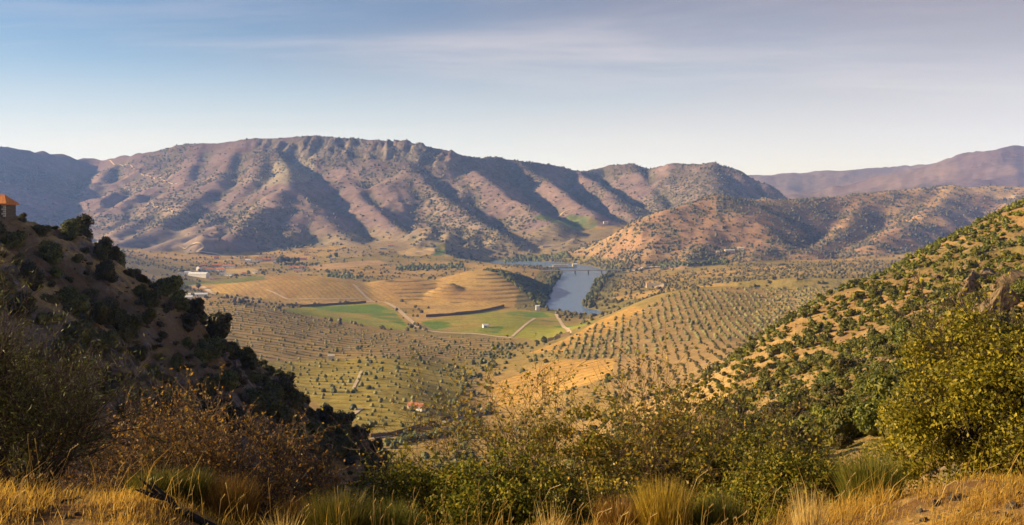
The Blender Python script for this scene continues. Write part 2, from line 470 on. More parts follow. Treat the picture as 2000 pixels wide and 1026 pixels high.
# ------------------------------------------------------------------ materials
def mat_new(name):
    m = bpy.data.materials.new(name); m.use_nodes = True
    t = m.node_tree
    for n in list(t.nodes): t.nodes.remove(n)
    return m, t
class NB:
    """small node-building helper"""
    def __init__(self, t): self.t = t
    def n(self, typ, ins=None, **kw):
        nd = self.t.nodes.new(typ)
        for k, v in kw.items(): setattr(nd, k, v)
        for k, v in (ins or {}).items(): self.set(nd.inputs[k], v)
        return nd
    def set(self, sock, v):
        if hasattr(v, 'links') or hasattr(v, 'is_output'): self.t.links.new(v, sock)
        else: sock.default_value = v
    def math(self, op, a, b=0.0, clamp=False):
        return self.n('ShaderNodeMath', {0: a, 1: b}, operation=op, use_clamp=clamp).outputs[0]
    def mix(self, f, a, b, blend='MIX'):
        nd = self.n('ShaderNodeMix', data_type='RGBA', blend_type=blend)
        self.set(nd.inputs['Factor'], f); self.set(nd.inputs['A'], a); self.set(nd.inputs['B'], b)
        return nd.outputs['Result']
    def noise(self, vec, scale, detail=4.0, rough=0.55, dist=0.0):
        nd = self.n('ShaderNodeTexNoise', {'Scale': scale, 'Detail': detail, 'Roughness': rough, 'Distortion': dist})
        if vec is not None: self.t.links.new(vec, nd.inputs['Vector'])
        return nd.outputs['Fac']
    def range(self, v, a, b, c=0.0, d=1.0, smooth=True):
        nd = self.n('ShaderNodeMapRange', {'Value': v, 'From Min': a, 'From Max': b, 'To Min': c, 'To Max': d})
        nd.interpolation_type = 'SMOOTHSTEP' if smooth else 'LINEAR'
        return nd.outputs[0]
    def attr(self, name, out='Fac'):
        return self.n('ShaderNodeAttribute', attribute_name=name).outputs[out]
    def ramp(self, v, stops):
        nd = self.n('ShaderNodeValToRGB', {'Fac': v}); cr = nd.color_ramp
        while len(cr.elements) < len(stops): cr.elements.new(0.5)
        for e, (p, c) in zip(cr.elements, stops): e.position = p; e.color = (*c, 1)
        return nd.outputs['Color']
    def out(self, surf):
        o = self.n('ShaderNodeOutputMaterial'); self.t.links.new(surf, o.inputs['Surface'])
def v3(c): return (c[0], c[1], c[2], 1.0)

def terrain_mat(name, sp, grain, bump, bdist, vegc=(0.060, 0.062, 0.030), sharp=9.0):
    m, t = mat_new(name); b = NB(t)
    P = b.n('ShaderNodeNewGeometry').outputs['Position']
    col = b.attr('Col', 'Color'); veg = b.attr('veg'); amt = b.attr('rowamt'); ph = b.attr('phase'); rock = b.attr('rock')
    g = b.noise(P, grain, 8, 0.62)
    g2 = b.noise(P, grain * 0.16, 5, 0.6)
    val = b.math('ADD', b.range(g, 0.25, 0.75, 0.62, 1.36, False), b.range(g2, 0.3, 0.7, -0.16, 0.16, False))
    c = b.mix(1.0, col, b.n('ShaderNodeCombineColor', {0: val, 1: val, 2: val}).outputs[0], 'MULTIPLY')
    # planted rows / terrace banks: dark stone, with bank shade painted into the stripes
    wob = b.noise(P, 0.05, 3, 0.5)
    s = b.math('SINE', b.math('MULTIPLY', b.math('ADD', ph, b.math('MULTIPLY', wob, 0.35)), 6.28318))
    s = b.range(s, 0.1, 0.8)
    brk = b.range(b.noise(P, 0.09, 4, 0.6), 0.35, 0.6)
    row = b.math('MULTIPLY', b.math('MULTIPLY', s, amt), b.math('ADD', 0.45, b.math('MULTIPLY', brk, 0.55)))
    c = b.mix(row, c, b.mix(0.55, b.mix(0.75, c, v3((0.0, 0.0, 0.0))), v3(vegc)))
    # rock
    rk = b.noise(P, grain * 0.7, 9, 0.7, 0.6)
    c = b.mix(rock, c, b.ramp(rk, [(0.3, (0.055, 0.045, 0.038)), (0.5, (0.16, 0.13, 0.105)), (0.7, (0.30, 0.245, 0.19))]))
    # low scrub
    a1 = b.noise(P, sp, 4, 0.6)
    a2 = b.noise(P, sp * 0.22, 4, 0.55)
    thr = b.math('SUBTRACT', 0.86, b.math('MULTIPLY', veg, 0.42))
    a = b.math('ADD', b.math('MULTIPLY', a1, 0.75), b.math('MULTIPLY', a2, 0.32))
    k = b.math('MULTIPLY', b.math('SUBTRACT', a, thr), sharp, True)
    k = b.math('MULTIPLY', k, 0.85)
    c = b.mix(k, c, b.mix(b.range(a2, 0.35, 0.65), v3(vegc), v3((vegc[0] * 1.6, vegc[1] * 1.45, vegc[2] * 1.5))))
    h = b.math('ADD', b.math('MULTIPLY', g, 1.0), b.math('MULTIPLY', b.math('ADD', k, b.math('MULTIPLY', rk, rock)), 0.9))
    bp = b.n('ShaderNodeBump', {'Strength': bump, 'Distance': bdist, 'Height': h})
    p = b.n('ShaderNodeBsdfPrincipled', {'Base Color': c, 'Roughness': 0.95, 'Specular IOR Level': 0.1, 'Normal': bp.outputs[0]})
    b.out(p.outputs[0]); return m

def leaf_mat(name, cols, trans=0.35, objvar=0.25, rough=0.55, spec=0.25):
    m, t = mat_new(name); b = NB(t)
    r = b.n('ShaderNodeNewGeometry').outputs['Random Per Island']
    oi = b.n('ShaderNodeObjectInfo').outputs['Random']
    n = len(cols)
    c = b.ramp(r, [(i / max(n - 1, 1), col) for i, col in enumerate(cols)])
    hsv = b.n('ShaderNodeHueSaturation', {'Color': c, 'Hue': b.range(oi, 0, 1, 0.5 - 0.06 * objvar, 0.5 + 0.06 * objvar, False),
                                          'Value': b.range(oi, 0, 1, 1 - objvar, 1 + objvar, False)})
    c = hsv.outputs['Color']
    p = b.n('ShaderNodeBsdfPrincipled', {'Base Color': c, 'Roughness': rough, 'Specular IOR Level': spec})
    tr = b.n('ShaderNodeBsdfTranslucent', {'Color': c})
    mx = b.n('ShaderNodeMixShader', {0: trans}); t.links.new(p.outputs[0], mx.inputs[1]); t.links.new(tr.outputs[0], mx.inputs[2])
    b.out(mx.outputs[0]); return m

def plain_mat(name, c0, c1=None, scale=2.0, rough=0.85, spec=0.2, bump=0.0, bdist=0.02):
    m, t = mat_new(name); b = NB(t)
    P = b.n('ShaderNodeTexCoord').outputs['Object']
    nz = b.noise(P, scale, 7, 0.65)
    c = b.mix(b.range(nz, 0.3, 0.7), v3(c0), v3(c1 or c0))
    ins = {'Base Color': c, 'Roughness': rough, 'Specular IOR Level': spec}
    if bump: ins['Normal'] = b.n('ShaderNodeBump', {'Strength': bump, 'Distance': bdist, 'Height': nz}).outputs[0]
    p = b.n('ShaderNodeBsdfPrincipled', ins)
    b.out(p.outputs[0]); return m

M_LEFT = terrain_mat('shade_toned_left_hillside_soil', 0.55, 1.6, 0.9, 0.35, (0.035, 0.034, 0.018))  # scrub tone lowered, the slope's shade is painted in
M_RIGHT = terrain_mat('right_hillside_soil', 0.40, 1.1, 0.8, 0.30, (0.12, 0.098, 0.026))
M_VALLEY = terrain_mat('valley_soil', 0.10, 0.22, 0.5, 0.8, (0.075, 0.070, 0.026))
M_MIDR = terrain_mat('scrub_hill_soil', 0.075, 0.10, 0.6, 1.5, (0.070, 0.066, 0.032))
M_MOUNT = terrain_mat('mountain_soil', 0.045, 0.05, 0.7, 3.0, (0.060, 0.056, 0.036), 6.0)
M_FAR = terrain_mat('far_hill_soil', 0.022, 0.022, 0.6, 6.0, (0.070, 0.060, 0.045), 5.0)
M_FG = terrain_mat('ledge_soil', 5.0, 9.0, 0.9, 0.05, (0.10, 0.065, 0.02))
M_ROCK = plain_mat('schist_rock', (0.045, 0.035, 0.025), (0.27, 0.185, 0.095), 3.0, 0.9, 0.15, 1.0, 0.25)
M_ROCKD = plain_mat('dark_schist_rock', (0.07, 0.06, 0.052), (0.20, 0.165, 0.13), 1.0, 0.9, 0.15, 0.9, 0.2)
M_DIRT = plain_mat('dirt_track', (0.46, 0.34, 0.21), (0.58, 0.45, 0.30), 0.12, 0.95, 0.1)
M_ASPH = plain_mat('pale_road', (0.42, 0.38, 0.33), (0.52, 0.47, 0.41), 0.1, 0.9, 0.1)
M_CONC = plain_mat('concrete', (0.30, 0.26, 0.21), (0.40, 0.355, 0.29), 0.4, 0.85, 0.2)
M_WHITE = plain_mat('white_render', (0.72, 0.69, 0.63), (0.82, 0.80, 0.76), 0.5, 0.85, 0.2)
M_CREAM = plain_mat('cream_render', (0.55, 0.46, 0.34), (0.68, 0.58, 0.44), 0.5, 0.85, 0.2)
M_PINK = plain_mat('pink_render', (0.48, 0.30, 0.24), (0.58, 0.40, 0.32), 0.5, 0.85, 0.2)
M_TILE = plain_mat('clay_tile', (0.36, 0.13, 0.06), (0.52, 0.22, 0.10), 2.2, 0.85, 0.2, 0.5, 0.05)
M_TILEO = plain_mat('orange_clay_tile', (0.42, 0.13, 0.035), (0.62, 0.24, 0.06), 3.0, 0.85, 0.2, 0.7, 0.06)
M_METAL = plain_mat('pale_sheet_roof', (0.62, 0.62, 0.62), (0.76, 0.76, 0.75), 0.3, 0.5, 0.4)
M_GREY = plain_mat('grey_sheet_roof', (0.22, 0.22, 0.23), (0.34, 0.33, 0.33), 0.4, 0.6, 0.3)
M_STONE = plain_mat('field_stone', (0.07, 0.06, 0.05), (0.19, 0.155, 0.12), 3.0, 0.92, 0.1, 0.9, 0.08)
M_DARK = plain_mat('dark_opening', (0.02, 0.02, 0.022), (0.03, 0.03, 0.03), 1.0, 0.4, 0.5)
M_WOOD = plain_mat('old_wood', (0.09, 0.06, 0.04), (0.17, 0.115, 0.075), 8.0, 0.85, 0.15, 0.6, 0.01)
M_CHAR = plain_mat('charred_wood', (0.010, 0.009, 0.008), (0.030, 0.024, 0.019), 14.0, 0.8, 0.2, 0.9, 0.01)
M_BARK = plain_mat('grey_bark', (0.075, 0.050, 0.032), (0.16, 0.108, 0.068), 12.0, 0.9, 0.1, 0.5, 0.01)
M_BARKD = plain_mat('dark_bark', (0.035, 0.026, 0.020), (0.085, 0.062, 0.045), 12.0, 0.9, 0.1, 0.5, 0.01)
M_HULL = plain_mat('white_hull', (0.75, 0.75, 0.74), (0.82, 0.82, 0.80), 0.5, 0.4, 0.4)
M_BIRD = plain_mat('dark_plumage', (0.02, 0.018, 0.016), (0.05, 0.04, 0.035), 8, 0.7, 0.2)

L_SHDARK = leaf_mat('shade_toned_evergreen_leaf', [(0.030, 0.035, 0.010), (0.070, 0.070, 0.018), (0.13, 0.115, 0.028)], 0.2, 0.5)  # dark evergreen tones with the left hillside's shade put into the colour
L_SHBROWN = leaf_mat('brownish_scrub_leaf', [(0.040, 0.030, 0.014), (0.085, 0.066, 0.026), (0.13, 0.10, 0.035)], 0.15, 0.3)
L_SHLIT = leaf_mat('olive_green_scrub_leaf', [(0.050, 0.053, 0.007), (0.100, 0.097, 0.011), (0.18, 0.152, 0.018)], 0.25, 0.45)
L_OLIVE = leaf_mat('olive_leaf', [(0.085, 0.078, 0.026), (0.135, 0.120, 0.040), (0.19, 0.165, 0.06)], 0.1, 0.3)
L_FARV = leaf_mat('far_scrub_leaf', [(0.060, 0.055, 0.032), (0.088, 0.080, 0.044), (0.12, 0.108, 0.056)], 0.05, 0.2)
L_RIPAR = leaf_mat('riverside_leaf', [(0.045, 0.055, 0.018), (0.085, 0.095, 0.026), (0.14, 0.145, 0.04)], 0.15, 0.3)
L_VINE = leaf_mat('vine_leaf', [(0.06, 0.10, 0.016), (0.11, 0.15, 0.022), (0.22, 0.19, 0.03)], 0.2, 0.2)
L_OAK = leaf_mat('yellow_green_oak_leaf', [(0.085, 0.085, 0.007), (0.18, 0.165, 0.011), (0.31, 0.26, 0.017), (0.47, 0.37, 0.035)], 0.42, 0.1, 0.55, 0.2)
L_BUSH = leaf_mat('bush_leaf', [(0.065, 0.080, 0.008), (0.14, 0.145, 0.012), (0.24, 0.21, 0.018), (0.36, 0.25, 0.02)], 0.4, 0.15, 0.55, 0.2)
L_BUSHY = leaf_mat('autumn_bush_leaf', [(0.12, 0.125, 0.011), (0.22, 0.20, 0.015), (0.36, 0.27, 0.02), (0.48, 0.28, 0.03)], 0.4, 0.15, 0.45, 0.3)
L_AUT = leaf_mat('dry_orange_leaf', [(0.16, 0.075, 0.016), (0.30, 0.14, 0.02), (0.40, 0.22, 0.03), (0.22, 0.16, 0.03)], 0.4, 0.1)
L_WILL = leaf_mat('slender_olive_leaf', [(0.055, 0.060, 0.014), (0.10, 0.105, 0.022), (0.17, 0.165, 0.04)], 0.35, 0.1)
L_GRASS = leaf_mat('dry_grass_blade', [(0.30, 0.165, 0.022), (0.50, 0.30, 0.045), (0.64, 0.43, 0.085), (0.46, 0.26, 0.03)], 0.55, 0.05, 0.6, 0.2)
L_STRAW = leaf_mat('pale_straw_blade', [(0.44, 0.29, 0.075), (0.60, 0.44, 0.14), (0.68, 0.52, 0.20)], 0.4, 0.05, 0.6, 0.2)
L_BROOMG = leaf_mat('green_broom_stem', [(0.075, 0.080, 0.010), (0.14, 0.13, 0.016), (0.21, 0.17, 0.02)], 0.3, 0.15)
L_BROOMO = leaf_mat('rusty_broom_stem', [(0.13, 0.065, 0.014), (0.22, 0.115, 0.02), (0.32, 0.18, 0.03)], 0.3, 0.1)
L_BROOMY = leaf_mat('golden_broom_stem', [(0.22, 0.14, 0.014), (0.36, 0.24, 0.025), (0.48, 0.33, 0.04)], 0.35, 0.1)

# ------------------------------------------------------------------ ground cover per vertex
N_ = GX.size
col = np.zeros((GX.shape[0], GX.shape[1], 3)); veg = np.zeros(GX.shape); rowamt = np.zeros(GX.shape); phase = np.zeros(GX.shape); rock = np.zeros(GX.shape)
def setc(m, c): col[m] = c
def mixc(c1, c2, f): f = np.asarray(f)[..., None]; return np.asarray(c1) * (1 - f) + np.asarray(c2) * f
gzx = np.gradient(GZ, axis=1) / (UC[1] - UC[0]) / GY
gzy = np.gradient(GZ, RY, axis=0)
slope = np.hypot(gzx, gzy)
PXG = 1000 + F * UC[None, :] + 0 * GY
n1 = fbm(GX, GY, 260, 5, 110); n2 = fbm(GX, GY, 70, 5, 111); n3 = fbm(GX, GY, 12, 4, 112); n4 = fbm(GX, GY, 3.0, 4, 113)
# valley floor
m = (GID == 1) | (GID == 0)
c = mixc((0.37, 0.24, 0.088), (0.28, 0.19, 0.070), sstep(0.35, 0.65, n2))
c = mixc(c, (0.17, 0.155, 0.05), sstep(0.45, 0.7, n1) * 0.6)
col[m] = c[m]; veg[m] = (0.35 + 0.5 * n2)[m]
# knolls
m = GID == 4
c = mixc((0.40, 0.265, 0.10), (0.34, 0.21, 0.085), sstep(0.35, 0.65, n2)); col[m] = c[m]; veg[m] = 0.12
# left hillside: soil and scrub tones darkened to paint in its shade
m = (GID == 2)
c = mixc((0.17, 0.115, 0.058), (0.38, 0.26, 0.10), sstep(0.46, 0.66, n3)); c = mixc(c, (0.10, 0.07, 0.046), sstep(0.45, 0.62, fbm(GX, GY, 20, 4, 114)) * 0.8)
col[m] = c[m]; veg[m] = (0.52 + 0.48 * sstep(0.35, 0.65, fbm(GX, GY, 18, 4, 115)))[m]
rock[m] = (sstep(1.0, 1.5, slope) * sstep(0.40, 0.60, n3) + 0.9 * sstep(0.60, 0.70, fbm(GX, GY, 14, 4, 116)))[m].clip(0, 1)
# right hillside
m = GID == 3
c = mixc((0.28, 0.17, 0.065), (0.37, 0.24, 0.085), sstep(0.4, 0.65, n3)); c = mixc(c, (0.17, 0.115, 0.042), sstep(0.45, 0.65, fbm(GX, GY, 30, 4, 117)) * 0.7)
col[m] = c[m]; veg[m] = (0.42 + 0.45 * sstep(0.4, 0.7, n3))[m]
rockz = sstep(1720, 1860, PXG) * sstep(430, 330, GY)
rock[m] = (sstep(0.5, 0.95, slope) * sstep(0.42, 0.56, n3) * (0.25 + rockz))[m].clip(0, 1)
veg[m] += (0.35 * rockz)[m]
# scrub hill, middle right
m = GID == 5
c = mixc((0.25, 0.165, 0.105), (0.29, 0.205, 0.112), sstep(0.4, 0.65, n1)); c = mixc(c, (0.19, 0.145, 0.085), sstep(0.45, 0.65, n2) * 0.6)
c = mixc(c, (0.42, 0.30, 0.14), sstep(190, 225, GZ) * sstep(1600, 1750, PXG) * 0.8)
col[m] = c[m]; veg[m] = (0.42 + 0.45 * sstep(0.4, 0.7, n2))[m]
# mountain
m = GID == 6
hgt = sstep(200, 400, GZ + 120 * (n1 - .5))
c = mixc((0.235, 0.160, 0.128), (0.28, 0.205, 0.142), sstep(0.4, 0.65, n1)); c = mixc(c, (0.16, 0.106, 0.100), sstep(0.4, 0.65, n2) * 0.6)
c = mixc(c, (0.105, 0.062, 0.06), sstep(260, 420, GZ + 180 * (n1 - .5)) * 0.75)
smooth_foot = sstep(120, 60, GZ + 40 * (n1 - .5)) * sstep(470, 380, PXG)
c = mixc(c, (0.255, 0.185, 0.13), smooth_foot)
foot = sstep(110, 50, GZ + 30 * (n2 - .5)) * sstep(480, 620, PXG)
c = mixc(c, (0.27, 0.205, 0.115), foot)
# wetter, greener gullies: where the slope curves inward
lap = np.zeros_like(GZ)
lap[4:-4, 4:-4] = (GZ[8:, 4:-4] + GZ[:-8, 4:-4] + GZ[4:-4, 8:] + GZ[4:-4, :-8] - 4 * GZ[4:-4, 4:-4])
gul = sstep(4, 16, lap)
c = mixc(c, (0.13, 0.13, 0.06), gul * 0.5)
col[m] = c[m]
veg[m] = (np.clip((0.38 + 0.42 * sstep(0.38, 0.68, n1) + 0.35 * gul + 0.12 * hgt + 0.22 * sstep(1050, 1250, PXG)), 0, 1) * (1 - 0.9 * smooth_foot) * (1 - 0.35 * foot))[m]
cl = pdist(GX, GY, MAIN[2:9])
crest_rock = sstep(165, 105, cl) * sstep(10, 35, cl) * sstep(0.35, 0.55, fbm(GX, GY, 90, 4, 76)) * sstep(430, 560, PXG) * sstep(1010, 900, PXG)
rock[m] = (0.85 * crest_rock + 0.5 * sstep(0.9, 1.3, slope) * sstep(230, 300, GZ))[m].clip(0, 1)
# far hills
m = GID == 7
c = mixc((0.17, 0.118, 0.10), (0.125, 0.082, 0.08), sstep(0.4, 0.6, n1)); col[m] = c[m]; veg[m] = (0.35 + 0.5 * sstep(0.4, 0.65, n1))[m]
# low ground near the river is greener and scrubbier
rdg = river_d(GX, GY)
m = (rdg < 60) & (GY > 1450) & (GY < 3100) & (GZ < 30)
col[m] = mixc(col[m], (0.12, 0.12, 0.045), 0.75); veg[m] = 0.7

# fields: colour, planted rows (direction deg, pitch m, strength), scrub, picture outline, depth range
GREEN = (0.115, 0.185, 0.022); YGREEN = (0.25, 0.25, 0.038); TAN = (0.45, 0.29, 0.10); PALE = (0.46, 0.35, 0.20); ORANGE = (0.46, 0.275, 0.085)
FIELDS = [
 ('terraced', (0.32, 0.222, 0.095), (84, 17, 0.85), 0.30, [(340,588),(420,588),(520,598),(700,643),(1000,662),(1035,678),(960,700),(880,700),(800,706),(640,700),(480,706),(420,640)], 850, 1420),  # stripes are stone banks with their shade painted on
 ('orchard', (0.31, 0.24, 0.055), (80, 16, 0.35), 0.5, [(480,708),(640,702),(880,702),(930,720),(905,765),(880,830),(740,850),(640,800),(540,730)], 480, 980),
 ('green', YGREEN, (20, 5, 0.25), 0.1, [(545,606),(600,597),(735,593),(770,605),(800,640),(812,647),(760,642),(690,632),(610,618)], 1150, 1720),
 ('green', GREEN, (20, 5, 0.2), 0.05, [(600,599),(735,595),(768,607),(795,638),(740,622),(690,612),(640,608)], 1150, 1720),
 ('green', YGREEN, (35, 5, 0.3), 0.1, [(822,628),(940,610),(1000,604),(1080,612),(1165,626),(1130,650),(1070,666),(1000,657),(850,648)], 1150, 1640),
 ('green', GREEN, (35, 5, 0.2), 0.05, [(985,606),(1060,610),(1165,626),(1140,634),(1050,622),(990,615)], 1150, 1640),
 ('green', GREEN, (35, 5, 0.2), 0.05, [(822,630),(870,626),(900,646),(850,646)], 1150, 1640),
 ('green', GREEN, (35, 5, 0.2), 0.05, [(950,630),(985,640),(970,652),(935,646)], 1150, 1640),
 ('tan', TAN, (30, 6, 0.35), 0.05, [(820,606),(900,590),(985,592),(990,602),(930,612),(830,620)], 1450, 1800),
 ('tan', ORANGE, (86, 14, 0.35), 0.1, [(940,792),(975,745),(1080,705),(1200,700),(1195,735),(1090,768),(1000,792)], 500, 1100),
 ('tan', ORANGE, (70, 11, 0.5), 0.15, [(1030,690),(1160,632),(1230,600),(1260,606),(1190,650),(1100,690)], 800, 1500),
 ('slope', (0.30, 0.200, 0.095), (83, 8.5, 0.35), 0.2, [(1100,702),(1200,650),(1260,604),(1320,572),(1500,558),(1700,560),(1640,600),(1500,660),(1420,730),(1200,800),(1190,740),(1205,700)], 480, 1500),
 ('terr', (0.40, 0.27, 0.115), (88, 22, 0.7), 0.15, [(1480,572),(1640,562),(1700,580),(1560,620),(1470,622)], 900, 1500),
 ('meadow', (0.145, 0.155, 0.04), (0, 8, 0.0), 0.2, [(350,548),(500,538),(520,546),(470,552),(420,556),(350,558)], 1650, 2400),
 ('tan', (0.44, 0.31, 0.13), (0, 8, 0.0), 0.0, [(435,527),(500,524),(505,533),(440,535)], 2000, 2700),
 ('tan', (0.42, 0.27, 0.14), (100, 14, 0.5), 0.1, [(590,520),(740,508),(760,516),(620,528)], 2100, 2900),
 ('tan', (0.44, 0.31, 0.15), (0, 8, 0.0), 0.0, [(775,484),(815,480),(850,484),(848,496),(790,500),(778,496)], 2500, 3600),
 ('green', (0.09, 0.15, 0.03), (0, 8, 0.0), 0.0, [(848,476),(874,476),(880,486),(868,498),(846,500),(858,488)], 2500, 3600),
 ('tan', (0.46, 0.34, 0.19), (0, 8, 0.0), 0.0, [(1015,482),(1085,478),(1090,485),(1020,487)], 2500, 3700),
 ('green', (0.15, 0.18, 0.05), (60, 9, 0.3), 0.1, [(1040,428),(1110,420),(1170,432),(1160,446),(1090,442)], 2800, 3900),
 ('green', (0.16, 0.19, 0.06), (60, 9, 0.3), 0.1, [(1225,425),(1290,420),(1260,434)], 2800, 4000),
 ('rows', (0.27, 0.20, 0.115), (40, 13, 0.4), 0.15, [(640,500),(680,470),(760,455),(830,470),(780,490),(700,502)], 2500, 3500),
 ('rows', (0.27, 0.205, 0.115), (70, 14, 0.4), 0.2, [(850,470),(950,445),(1050,450),(1200,445),(1180,480),(1050,495),(900,500)], 2600, 3700),
 ('pale', (0.27, 0.22, 0.135), (0, 8, 0.0), 0.12, [(550,308),(612,286),(618,300),(605,352),(560,362),(498,354)], 3300, 4500),
 ('pale', (0.44, 0.32, 0.16), (0, 8, 0.0), 0.0, [(1925,368),(1985,368),(1988,386),(1922,384)], 2900, 3500),
 ('tan', (0.42, 0.275, 0.13), (0, 8, 0.0), 0.1, [(1760,432),(1850,424),(1870,440),(1800,442)], 2500, 3300),
 ('slope', (0.40, 0.255, 0.09), (65, 7.5, 0.55), 0.4, [(1200,800),(1290,768),(1400,722),(1440,735),(1410,790),(1300,815),(1210,815)], 180, 460),
]
FPOLY = []
for kind, cc, (dirg, pitch, amt), vg, pts, y0, y1 in FIELDS:
    P = wpoly(pts, y0, y1); FPOLY.append((kind, P))
    xs = [p[0] for p in P]; ys = [p[1] for p in P]
    m = (GX > min(xs)) & (GX < max(xs)) & (GY > min(ys)) & (GY < max(ys))
    k = np.where(m); ins = in_poly(GX[k], GY[k], P); k = (k[0][ins], k[1][ins])
    v = 0.85 + 0.3 * n2[k]
    col[k] = np.asarray(cc)[None, :] * v[:, None]
    if kind == 'green': col[k] = mixc(col[k], np.array((0.36, 0.24, 0.08)), sstep(0.52, 0.72, fbm(GX[k], GY[k], 60, 4, 118)) * 0.7)
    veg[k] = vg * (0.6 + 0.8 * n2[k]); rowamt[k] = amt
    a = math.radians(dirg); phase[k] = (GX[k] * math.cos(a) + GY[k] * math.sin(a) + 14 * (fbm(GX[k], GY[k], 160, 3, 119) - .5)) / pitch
# knoll vine rows and terrace banks
m = GID == 4
kx = (GX + 412) * math.cos(0.9) + (GY - 1800) * math.sin(0.9) * 0.5
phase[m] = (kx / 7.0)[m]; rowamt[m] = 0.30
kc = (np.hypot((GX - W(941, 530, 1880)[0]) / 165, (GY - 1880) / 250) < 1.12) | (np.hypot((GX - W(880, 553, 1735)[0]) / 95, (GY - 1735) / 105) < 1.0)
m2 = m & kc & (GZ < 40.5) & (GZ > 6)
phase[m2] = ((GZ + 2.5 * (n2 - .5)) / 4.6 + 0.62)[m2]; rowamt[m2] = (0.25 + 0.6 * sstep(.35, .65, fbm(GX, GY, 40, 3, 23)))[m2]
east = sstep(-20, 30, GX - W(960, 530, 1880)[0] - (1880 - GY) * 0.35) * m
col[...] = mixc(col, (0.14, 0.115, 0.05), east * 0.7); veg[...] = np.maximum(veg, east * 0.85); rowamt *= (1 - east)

# the valley soils are warm ochre throughout
m = np.isin(GID, (0, 1, 4)); col[m] = col[m] * np.array((1.06, 1.03, 0.86))
m = GID == 6; col[m] = col[m] * np.array((0.90, 0.92, 1.03))
m = GID == 5; col[m] = col[m] * np.array((1.12, 1.02, 0.90))
def grid_faces(nr, nc):
    return np.arange((nr - 1) * nc).reshape(nr - 1, nc)[:, :-1].ravel()[:, None] + np.array([0, 1, nc + 1, nc])
FALL = grid_faces(len(RY), len(UC))
FID = GID[:-1, :-1].ravel()
# the far sides that no nearby viewpoint could look onto are not built
HID = (GPY - RUN).ravel(); keepf = ~((HID[FALL] > 60).all(1)) | (GY.ravel()[FALL[:, 0]] < 500)
FALL, FID = FALL[keepf], FID[keepf]
print('ground faces', len(FALL), 'of', len(keepf))
VALL = np.stack([GX.ravel(), GY.ravel(), GZ.ravel()], 1)
CALL = col.reshape(-1, 3)
def ground_piece(name, ids, mat):
    f = FALL[np.isin(FID, ids)]
    u, inv = np.unique(f.ravel(), return_inverse=True)
    me = np_mesh(name, VALL[u], inv.reshape(-1, 4), mat, True,
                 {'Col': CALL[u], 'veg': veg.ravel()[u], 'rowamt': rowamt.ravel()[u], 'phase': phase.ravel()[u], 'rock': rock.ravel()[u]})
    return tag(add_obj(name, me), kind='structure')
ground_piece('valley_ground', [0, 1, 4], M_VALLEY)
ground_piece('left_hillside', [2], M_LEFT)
ground_piece('right_hillside', [3], M_RIGHT)
ground_piece('scrub_hill', [5], M_MIDR)
ground_piece('mountain', [6], M_MOUNT)
ground_piece('far_hills', [7], M_FAR)
# ledge the camera stands on
lx = np.arange(-15, 15.01, 0.15); ly = np.concatenate([np.arange(-6, 5, 0.4), np.arange(5, 11, 0.07), np.arange(11, 27, 0.25), [27.0]])
LX, LY = np.meshgrid(lx, ly); LZ = fg_ground(LX, LY)
g1 = fbm(LX, LY, 1.2, 4, 120); g2 = fbm(LX, LY, 0.3, 4, 121)
LC = mixc((0.30, 0.175, 0.055), (0.17, 0.09, 0.032), sstep(0.42, 0.62, g1)); LC = mixc(LC, (0.42, 0.27, 0.085), sstep(0.5, 0.7, g2) * 0.6)
zero = np.zeros(LX.size)
me = np_mesh('ledge', np.stack([LX.ravel(), LY.ravel(), LZ.ravel()], 1), grid_faces(len(ly), len(lx)), M_FG, True,
             {'Col': LC.reshape(-1, 3), 'veg': zero + 0.25, 'rowamt': zero, 'phase': zero, 'rock': zero})
tag(add_obj('ledge_ground', me), kind='structure')

# river
m_w, t_w = mat_new('river_water'); b = NB(t_w)
P = b.n('ShaderNodeNewGeometry').outputs['Position']
mp = b.n('ShaderNodeMapping', {'Vector': P, 'Scale': (1.0, 0.35, 1.0)}).outputs[0]
wv = b.noise(mp, 0.35, 4, 0.6)
bp = b.n('ShaderNodeBump', {'Strength': 1.0, 'Distance': 1.6, 'Height': wv})
pr = b.n('ShaderNodeBsdfPrincipled', {'Base Color': (0.13, 0.215, 0.36, 1), 'Roughness': 0.2, 'IOR': 1.33, 'Normal': bp.outputs[0]})
b.out(pr.outputs[0])
wv_, wf_ = [], []
for i, ((x, y), w) in enumerate(zip(RIVER, RWID)):
    d = RIVER[min(i + 1, len(RIVER) - 1)] - RIVER[max(i - 1, 0)]; d /= np.hypot(*d); nrm = np.array([-d[1], d[0]]) * (w + 22)
    wv_ += [(x + nrm[0], y + nrm[1], 0), (x - nrm[0], y - nrm[1], 0)]
    if i: wf_.append((2 * i - 2, 2 * i - 1, 2 * i + 1, 2 * i))
tag(add_obj('river', np_mesh('river', wv_, wf_, m_w)), kind='structure')

